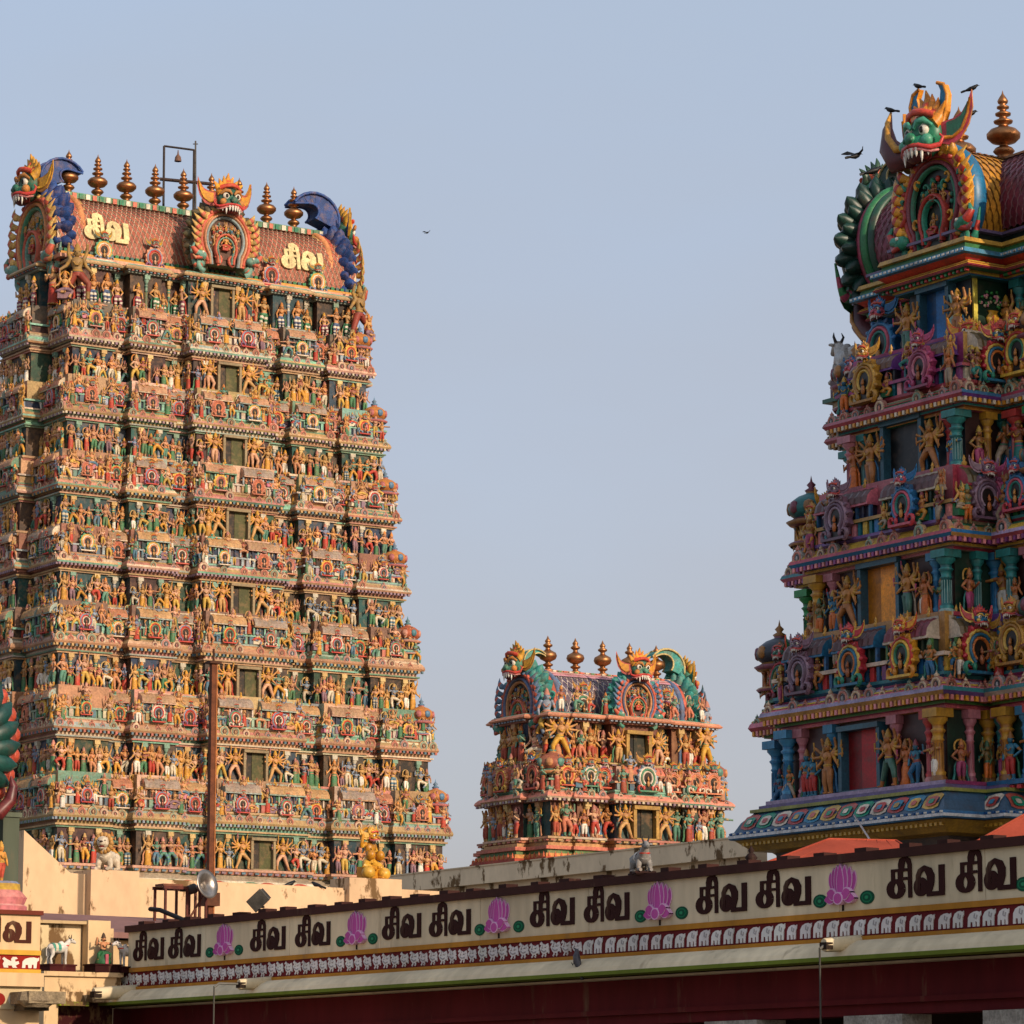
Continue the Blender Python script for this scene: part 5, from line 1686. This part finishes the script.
cowm = beast('cow', H('#d8d2c8'), H('#3f9a86'))
statue("cow_statue", "small white cow statue with a green saddle cloth, on a dark red plinth", "statue", onC(62, .25), AL + .15, cowm, .50, (.62, .36, .15), H('#3f1416'), group=None)
statue("cow_statue", "small white cow statue half hidden between the seated guardian and the parapet's end", "statue", onC(123, .05), AL + pi + .2, beast('cow', H('#d0c8c0'), H('#c9953f')), .48, (.50, .34, .13), H('#33100f'))
gd = MB()
gd.stamp(figure(random.Random(3), 'crouch', H('#c98a5f'), H('#1f5a34'), H('#1f5a34'), H('#2a1c18'), 1, 10), T4())
gd.tube([(-.05, -.085, .695), (-.02, -.1, .70), (.02, -.1, .70), (.05, -.085, .695)], (.006, .013, .013, .006), DARK, 5)
gd.lathe([(.25, .0), (.27, .04), (.2, .2), (.12, .34)], H('#1f5f38'), 10, sy=.8)
gd.box((0, -.19, .15), (.1, .06, .28), H('#b95a6a'))
statue("guardian_statue", "moustached guardian statue in a green skirt, seated on a dark plinth before the corner post", "statue", onC(102, .15), AL + .1, gd.freeze(), .68, (.62, .42, .17), H('#2f0f10'))

# ------------------------------------------------------------------ the hall behind: mauve roof, sunlit wall, shaded wall
b = MB()
pr0, pr1 = at(18, 930, 72), at(330, 930, 76)
d_ = Vector((VX, VY, 0))
z0_, z1_ = 5.6, at(100, 908, 78).z
A0, A1 = Vector((pr0.x, pr0.y, z0_)), Vector((pr1.x, pr1.y, z0_))
B0, B1 = A0 + d_ * 6.5 + Vector((0, 0, z1_ - z0_)), A1 + d_ * 6.5 + Vector((0, 0, z1_ - z0_ - .05))
dn = Vector((0, 0, -.12))
V = [A0, A1, B1, B0, A0 + dn, A1 + dn, B1 + dn, B0 + dn]
b.add([tuple(v) for v in V], [(0, 1, 2, 3), (7, 6, 5, 4), (0, 4, 5, 1), (1, 5, 6, 2), (2, 6, 7, 3), (3, 7, 4, 0)], np.array(H('#8a6660')))
rs = b.build("roof", CLEANPL)
inner = thing("inner_hall", "low hall with a dull mauve sloping roof behind the corner statues", "hall")
rs.parent = inner
b = MB()
wv = [A0 + d_ * .3, A1 + d_ * .3, B1 - d_ * .3, B0 - d_ * .3]
for i in range(4):
    a, c = wv[i], wv[(i + 1) % 4]
    b.add([(a.x, a.y, 0), (c.x, c.y, 0), (c.x, c.y, c.z - .15), (a.x, a.y, a.z - .15)], [(0, 1, 2, 3)], np.array(SC))
b.build("wall", CLEANPL, inner)

# sunlit wall along u
W0 = at(25, 860, 84)
sw = thing("courtyard_wall", "sunlit cream plaster wall with flaking stains and a sloped left end, below the tallest tower", "wall", (W0.x, W0.y, 0), AL)


def sx_(px, z):
    k = (px - 512) / FPX
    cp, sp = cos(PITCH), sin(PITCH)
    return (k * (W0.y * cp + (z - CAMZ) * sp) - W0.x) / (UX - k * UY * cp)


def szz(px, py):
    x = sx_(px, 9.5)
    Y = W0.y + x * UY
    return at(px, py, Y).z


b = MB()
SUNC = H('#d0b08c')
topl = [(25, 830), (72, 873), (137, 878), (345, 888), (398, 889), (540, 897)]
pts = [(sx_(p, 9.5), szz(p, y)) for p, y in topl]
out = [(pts[0][0], 0), (pts[-1][0], 0)] + pts[::-1]
b.plate(out, .6, 0, SUNC)
for p0, p1, yt in ((88, 136, 871), (345, 397, 879)):
    bx(b, sx_(p0, 9.5), sx_(p1, 9.5), -.25, .7, 0, szz((p0 + p1) / 2, yt), jit(SUNC, .03))
bx(b, sx_(137, 9.5), sx_(345, 9.5), -.05, .0, 0, szz(240, 886), jit(SUNC, .03))
b.build("masonry", PLASTER, sw)


def on_sw(px, py, y=.2):
    x = sx_(px, 9.5)
    z = szz(px, py)
    return (W0.x + x * UX + y * VX, W0.y + x * UY + y * VY, z)


statue("lion_statue", "white lion statue with a tawny mane, lying on the pale wall", "statue", on_sw(112, 871), AL - 2.25, beast('lion', H('#d9cbb4')), .98, None, None)
gs = MB()
G1, G2 = H('#c9891f'), H('#d9a53a')
gs.stamp(figure(random.Random(9), 'seated', G1, G2, G1, G2, 1, 12, halo=G1), T4(0, 0, 0))
gs.stamp(head(G1, G2, G2), T4(0, -.02, .62, s=.24))
for s in (-1, 1):
    gs.ell((.22 * s, -.14, .1), (.12, .12, .11), G2, 9, 6)
    gs.ell((.13 * s, -.12, .4), (.08, .09, .09), G1, 8, 5)
statue("golden_statue", "golden yellow lion-faced statue seated on the block of the sunlit wall", "statue", on_sw(374, 879), AL + .4, gs.freeze(), 1.5, None, None, ENAMEL)

# shaded wall along v, towards the right tower
E1 = at(748, 850, 108)
shw = thing("courtyard_wall", "plain beige wall in shade with a stepped top, below the small distant tower", "wall", (E1.x, E1.y, 0), AL - pi / 2)
b = MB()
ztop, zstep = at(745, 838, 108).z, at(745, 857, 108).z
bx(b, -21.0, 0.3, -.25, .5, zstep, ztop, H('#e6cdaa'))
bx(b, -21.0, 0.3, 0, .5, 0, zstep, H('#e0c6a2'))
bx(b, -21.0, .32, -.28, .52, ztop, ztop + .05, H('#d6bc98'))
b.build("masonry", PLASTER, shw)

# ------------------------------------------------------------------ pole, loudspeaker, floodlight
pp = at(210, 905, 81)
t = thing("flag_pole", "tall rusty brown square pole rising before the tallest tower", "pole", (pp.x, pp.y, 0), AL)
ptop = at(211, 664, 81).z
b = MB(); b.box((0, 0, ptop / 2), (.14, .13, ptop), H('#6a3a20')); b.box((.06, -.07, ptop / 2), (.03, .02, ptop), H('#a8683a')); b.build("shaft", RUST, t)
b = MB(); b.box((0, 0, ptop + .03), (.3, .26, .06), H('#4a2a18')); b.tube([(0, 0, ptop), (0, 0, ptop + .35)], .03, H('#4a2a18'), 6); b.build("cap", RUST, t)
b = MB(); b.box((0, 0, 6.75), (.34, .32, .3), H('#5a3420')); b.build("collar", RUST, t)
ps = at(186, 908, 79.5)
t = thing("speaker_stand", "rusty angle-iron frame carrying the horn loudspeaker on the mauve roof", "stand", (ps.x, ps.y, 0), AL)
zt = at(186, 888, 79.5).z; zb_ = at(186, 912, 79.5).z - .25
b = MB()
for x in (-.52, .02, .34, .5):
    b.box((x, 0, (zt + zb_) / 2), (.05, .05, zt - zb_), H('#5a2a20'))
    b.box((x, .5, (zt + zb_) / 2), (.05, .05, zt - zb_), H('#5a2a20'))
b.box((0, 0, zt), (1.15, .06, .07), H('#5a2a20')); b.box((0, .5, zt), (1.15, .06, .07), H('#5a2a20'))
b.tube([(.05, 0, zb_ + .05), (.5, 0, zt - .05)], .025, H('#6a3a2a'), 5)
b.box((-.3, .25, zt + .06), (.5, .4, .05), H('#7a4a34'))
b.build("frame", RUST, t)
ph = at(207, 884, 79.3)
t = thing("loudspeaker", "silver horn loudspeaker with a dark driver, pointing right on its iron frame", "loudspeaker", (ph.x, ph.y, ph.z), radians(-38)); t.scale = (.82, .82, .82)
b = MB()
m = MB()
m.lathe([(.05, -.02), (.07, .1), (.10, .22), (.16, .33), (.27, .41), (.40, .45), (.41, .43), (.28, .38), (.14, .28), (.04, .1)], H('#a09a94'), 24)
MM = roty(radians(78)) @ T4(0, 0, -.42)
b.stamp(m, rotx(0) @ MM)
b.build("horn", METAL, t)
m = MB()
m.lathe([(.0, -.3), (.13, -.28), (.14, -.05), (.08, 0), (.06, .08)], H('#4a423c'), 14)
b = MB(); b.stamp(m, MM); b.box((-.7, 0, -.12), (.5, .12, .1), H('#3a302a')); b.build("driver", RUST, t)
pf = at(258, 905, WY - wall_x(258) * VY)
t = thing("floodlight", "small dark floodlight tilted on the dark coping of the lettered parapet", "lamp", (pf.x, pf.y, 0), AL - pi / 2 + .5)
zc = 5.62
b = MB(); b.tube([(0, .05, zc), (0, .05, zc + .12)], .025, H('#2f2a26'), 6); b.box((0, .05, zc + .12), (.2, .04, .04), H('#2f2a26')); b.build("bracket", RUST, t)
b = MB(); m = MB(); m.box((0, 0, 0), (.34, .16, .24), H('#3f3c38')); m.box((0, -.09, 0), (.38, .03, .28), H('#56524c'))
for k in range(4): m.box((-.12 + k * .08, .1, 0), (.02, .08, .2), H('#2f2c28'))
b.stamp(m, T4(0, .05, zc + .26) @ roty(radians(-38)) @ rotx(radians(20))); b.build("lamp_housing", RUST, t)

cb_ = thing("cable", "thick black cable lying over the mauve roof beside the speaker frame", "cable")
b = MB(); b.tube([tuple(at(150, 909, 77)), tuple(at(160, 910, 76.6)), tuple(at(172, 915, 76.2)), tuple(at(186, 921, 75.6)), tuple(at(200, 930, 75))], .05, H('#1c1614'), 6)
b.build("line", RUST, cb_)
cb_ = thing("stay_rod", "thin white stay rod slanting from the shaded tower's base cornice to the orange canopy", "rod")
b = MB(); b.tube([tuple(at(854, 815, 92.6)), tuple(at(870, 840, 83))], .025, H('#c9c9cc'), 5)
b.build("rod", METAL, cb_)

# bull and knob on the coping
pn = at(636, 885, WY - wall_x(636) * VY)
statue("bull_statue", "small grey and white lying bull statue on the dark coping of the lettered parapet", "statue", (pn.x + .12 * UX, pn.y + .12 * UY, 5.62), AL - 2.0, beast('bull', H('#8f8c88'), H('#c9c4bc'), H('#2f2c2a')), .62, (.6, .3, .05), H('#2f1c18'))
pk = at(745, 860, WY - wall_x(745) * VY)
b = MB(); b.lathe([(.12, 0), (.13, .03), (.06, .06), (.10, .10), (.07, .15), (.03, .18), (.05, .21), (.0, .3)], H('#2f1f1c'), 10)
o = b.build("coping_knob", CLEANPL, None, (pk.x + .12 * UX, pk.y + .12 * UY, 5.62))
tag(o, "small dark turned knob standing on the coping below the shaded tower's left corner", "ornament")

# orange canopies between the parapet and the shaded tower
OR = H('#9a4634')


def canopy(label, pts, Y):
    """pts: ridge left, ridge right, eave left, eave right as pixels"""
    t = thing("canopy", label, "canopy", (0, 0, 0), 0, "orange canopies")
    r0, r1 = at(*pts[0], Y), at(*pts[1], Y + .6)
    e0, e1 = at(*pts[2], Y - 2.5), at(*pts[3], Y - 2.0)
    k0, k1 = e0 + Vector((.4, 6, .0)), e1 + Vector((.4, 6, 0))
    b = MB()
    V = [tuple(v) for v in (r0, r1, e0, e1, k0, k1)]
    b.add(V, [(0, 2, 3, 1), (0, 4, 2), (1, 3, 5), (0, 1, 5, 4)], np.array([OR, jit(OR, .06), jit(OR, .06), OR]))
    V2 = [(x, y, z - .03) for x, y, z in V]
    b.add(V2, [(1, 3, 2, 0), (2, 4, 0), (5, 3, 1), (4, 5, 1, 0)], np.array(H('#9a4a34')))
    for q_ in range(1, 7):
        f = q_ / 7
        b.tube([tuple(r0 * (1 - f) + r1 * f), tuple(e0 * (1 - f) + e1 * f)], .018, jit(OR, .2), 5)
    for a, c in ((0, 2), (1, 3), (0, 1), (2, 3)):
        b.tube([V[a], V[c]], .03, jit(OR, .1), 5)
    b.build("sheet", CANVAS, t)
    for v in (e0, e1, k0, k1):
        b = MB(); b.tube([(v.x, v.y, 0), (v.x, v.y, v.z)], .05, H('#6a625a'), 6)
        b.build("post", RUST, t)


canopy("long low orange canopy roof below the middle of the shaded tower", ((829, 839), (896, 840.5), (752, 868), (935, 866)), 82)
canopy("orange canopy roof rising out of the picture at the right edge", ((1050, 800), (1100, 802), (940, 862), (1130, 862)), 82)

# ------------------------------------------------------------------ metal frame with a bell on the tall tower's roof
t = thing("roof_frame", "thin dark metal frame with a hanging bell and a mast, standing on the red tiled roof", "frame")
Yf = 188.6
b = MB()
for px in (163, 193):
    b.tube([tuple(at(px, 238, Yf)), tuple(at(px + (1 if px < 180 else 1), 146 + (px - 163) * .12, Yf))], .07, H('#3f3632'), 5)
b.tube([tuple(at(164, 146, Yf)), tuple(at(194, 150, Yf))], .06, H('#3f3632'), 5)
b.tube([tuple(at(160, 179, Yf)), tuple(at(212, 184, Yf))], .10, H('#4a3a34'), 5)
b.build("frame", RUST, t)
b = MB(); b.tube([tuple(at(195.5, 240, Yf)), tuple(at(195.5, 141, Yf))], .05, H('#5a5652'), 5); b.tube([tuple(at(193, 144, Yf)), tuple(at(198, 144, Yf))], .03, H('#5a5652'), 5); b.build("mast", RUST, t)
b = MB(); p = at(178, 157, Yf); b.lathe([(.2, -.25), (.16, .0), (.05, .15), (.02, .4)], H('#7a5a4a'), 8, tuple(p)); b.build("lamp", RUST, t)  # the bell hung below the top bar

# ------------------------------------------------------------------ shrine at the left edge
ps = at(4, 890, 76)
t = thing("corner_shrine", "shrine with green fanned gable, grey pillar and pink pedestal at the left edge", "shrine", (ps.x, ps.y, 0), AL)
b = MB()
zp0, zp1 = at(0, 908, 76).z, at(0, 814, 76).z
b.box((.28, .5, (zp0 + zp1) / 2 - .3), (.38, .38, zp1 - zp0 + .6), H('#4f5648')); b.box((.28, .5, zp1 + .02), (.46, .46, .1), H('#5a6152'))
b.box((-2.2, .9, (zp0 + zp1) / 2), (4.2, .3, zp1 - zp0 - .2), H('#4a4f46'))
b.build("pillar", CLEANPL, t)
b = MB()
b.lathe([(.56, zp0 - .3), (.56, zp0 + .02), (.5, zp0 + .06), (.56, zp0 + .2), (.42, zp0 + .36), (.40, zp0 + .5), (.34, zp0 + .55)], [H('#b9686a'), H('#c98a86'), H('#b9686a'), H('#c97f7a'), H('#c9a03a'), H('#7f8fae')], 12, (-.12, -.1, 0))
b.build("pedestal", PAINT, t)
b = MB(); b.stamp(figure(random.Random(2), 'contra', H('#c98a3a'), H('#b5442f'), H('#c9a03a'), H('#b98a3a'), 1, 9), T4(-.14, -.1, zp0 + .52, .3, .85)); b.build("statue", PAINT, t)
pg = at(-56, 742, 76)
gx = (pg.x - ps.x) * UX + (pg.y - ps.y) * UY
g = MB()
for i in range(9):
    a = radians(-62 + 15.5 * i)
    tt = np.linspace(0, 1, 7)
    rr = .35 + 1.22 * tt
    g.tube(np.stack([gx + rr * np.cos(a - .25 * (1 - tt)), .3 - .12 * np.sin(tt * pi), pg.z + rr * np.sin(a - .25 * (1 - tt)) * 1.1], 1), [.10, .15, .19, .215, .215, .17, .04], [jit(H('#12413a'), .2)], 10, .7)
    g.ell((gx + 1.50 * cos(a + .13), .42, pg.z + 1.50 * sin(a + .13) * 1.1), (.16, .1, .18), H('#b5482f'), 8, 5)
hs = horseshoe(1.38, 19, -70, 80, sz=1.1)
g.tube(np.stack([hs[:, 0] + gx, np.full(19, .45), hs[:, 1] + pg.z], 1), .17, H('#a8402c'), 8)
g.build("great_gable", ENAMEL, t)
b = MB()
zc = at(0, 800, 76).z
b.tube([(-.5, .2, zc - .3), (-.1, .1, zc - .28), (.1, .0, zc + .0), (.16, .0, zc + .3), (.1, 0, zc + .52)], (.16, .16, .14, .10, .02), [H('#5a1a1c'), H('#6a2424')], 9)
b.build("curl", ENAMEL, t)

# ------------------------------------------------------------------ birds
def bird(label, p, yaw, size=.42, fly=False, c='#141416', cat="crow", name="crow", tilt=0.0):
    t = thing(name, label, cat, tuple(p), yaw)
    cc = H(c)
    b = MB()
    b.tube([(-.34, 0, .10), (-.2, 0, .14), (0, 0, .2), (.2, 0, .30), (.30, 0, .38), (.38, 0, .39)], (.05, .10, .15, .13, .085, .05), cc, 9)
    b.ell((.34, 0, .40), (.085, .075, .08), cc, 9, 6)
    b.tube([(.40, 0, .40), (.52, 0, .375)], (.03, .006), H('#1c1a18'), 6)
    if not fly:
        for s in (-1, 1):
            b.tube([(.0, s * .05, .1), (.02, s * .05, .0)], .014, H('#1c1a18'), 5)
            b.tube([(-.03, s * .05, .005), (.09, s * .05, .005)], .012, H('#1c1a18'), 4)
    x = MB(); x.stamp(b, T4(s=size) @ roty(tilt)); x.build("body", FEATHER, t)
    b = MB(); b.tube([(-.30, 0, .12), (-.5, 0, .06), (-.66, 0, .0)], (.06, .075, .06), cc, 6, .3)
    x = MB(); x.stamp(b, T4(s=size) @ roty(tilt)); x.build("tail", FEATHER, t)
    for s in (-1, 1):
        b = MB()
        if fly:
            b.tube([(.1, s * .1, .26), (.14, s * .35, .42), (.0, s * .62, .50), (-.2, s * .85, .46)], (.10, .14, .11, .02), cc, 6, .25)
        else:
            b.tube([(.18, s * .11, .27), (-.05, s * .14, .20), (-.42, s * .08, .08)], (.08, .11, .02), jit(cc), 6, .5)
        x = MB(); x.stamp(b, T4(s=size) @ roty(tilt)); x.build("wing", FEATHER, t)


bird("crow on the brown left horn beside the shaded tower's green head", at(891, 113.5, 95.9), 2.4, .46)
bird("crow flying left of the shaded tower's fanned roof end", at(855, 160, 97), .6, .55, True)
bird("crow standing on the dark green fan of the shaded tower", at(873, 175.5, 101.5), .2, .62)
bird("crow on the orange crest of the shaded tower's green head", at(918.5, 89.5, 96.8), 2.2, .46)
bird("crow on the tip of the tall right ear of the shaded tower's green head", at(971.5, 92, 96.9), -.2, .46)
bird("crow halfway down the pink right ear of the shaded tower's green head", at(970.5, 117, 96.7), .3, .46)
bird("tiny lone bird in flight in the open sky between the towers", at(427, 234, 150), .9, .26, True)
bird("crow on the pale wall just right of the floodlight", Vector(on_sw(292, 887.5, .1)), .5, .40)
bird("crow on the pale wall below the lowest doorway of the tall tower", Vector(on_sw(320, 888.5, .1)), 2.6, .40)
p = at(588, 975, WY - wall_x(588) * VY - .2)
bird("grey pigeon clinging to the cornice where geese give way to elephants", Vector((p.x - .30 * UX, p.y - .30 * UY, 4.24)), AL + 2.6, .44, False, '#4a4a52', "pigeon", "pigeon", -1.0)
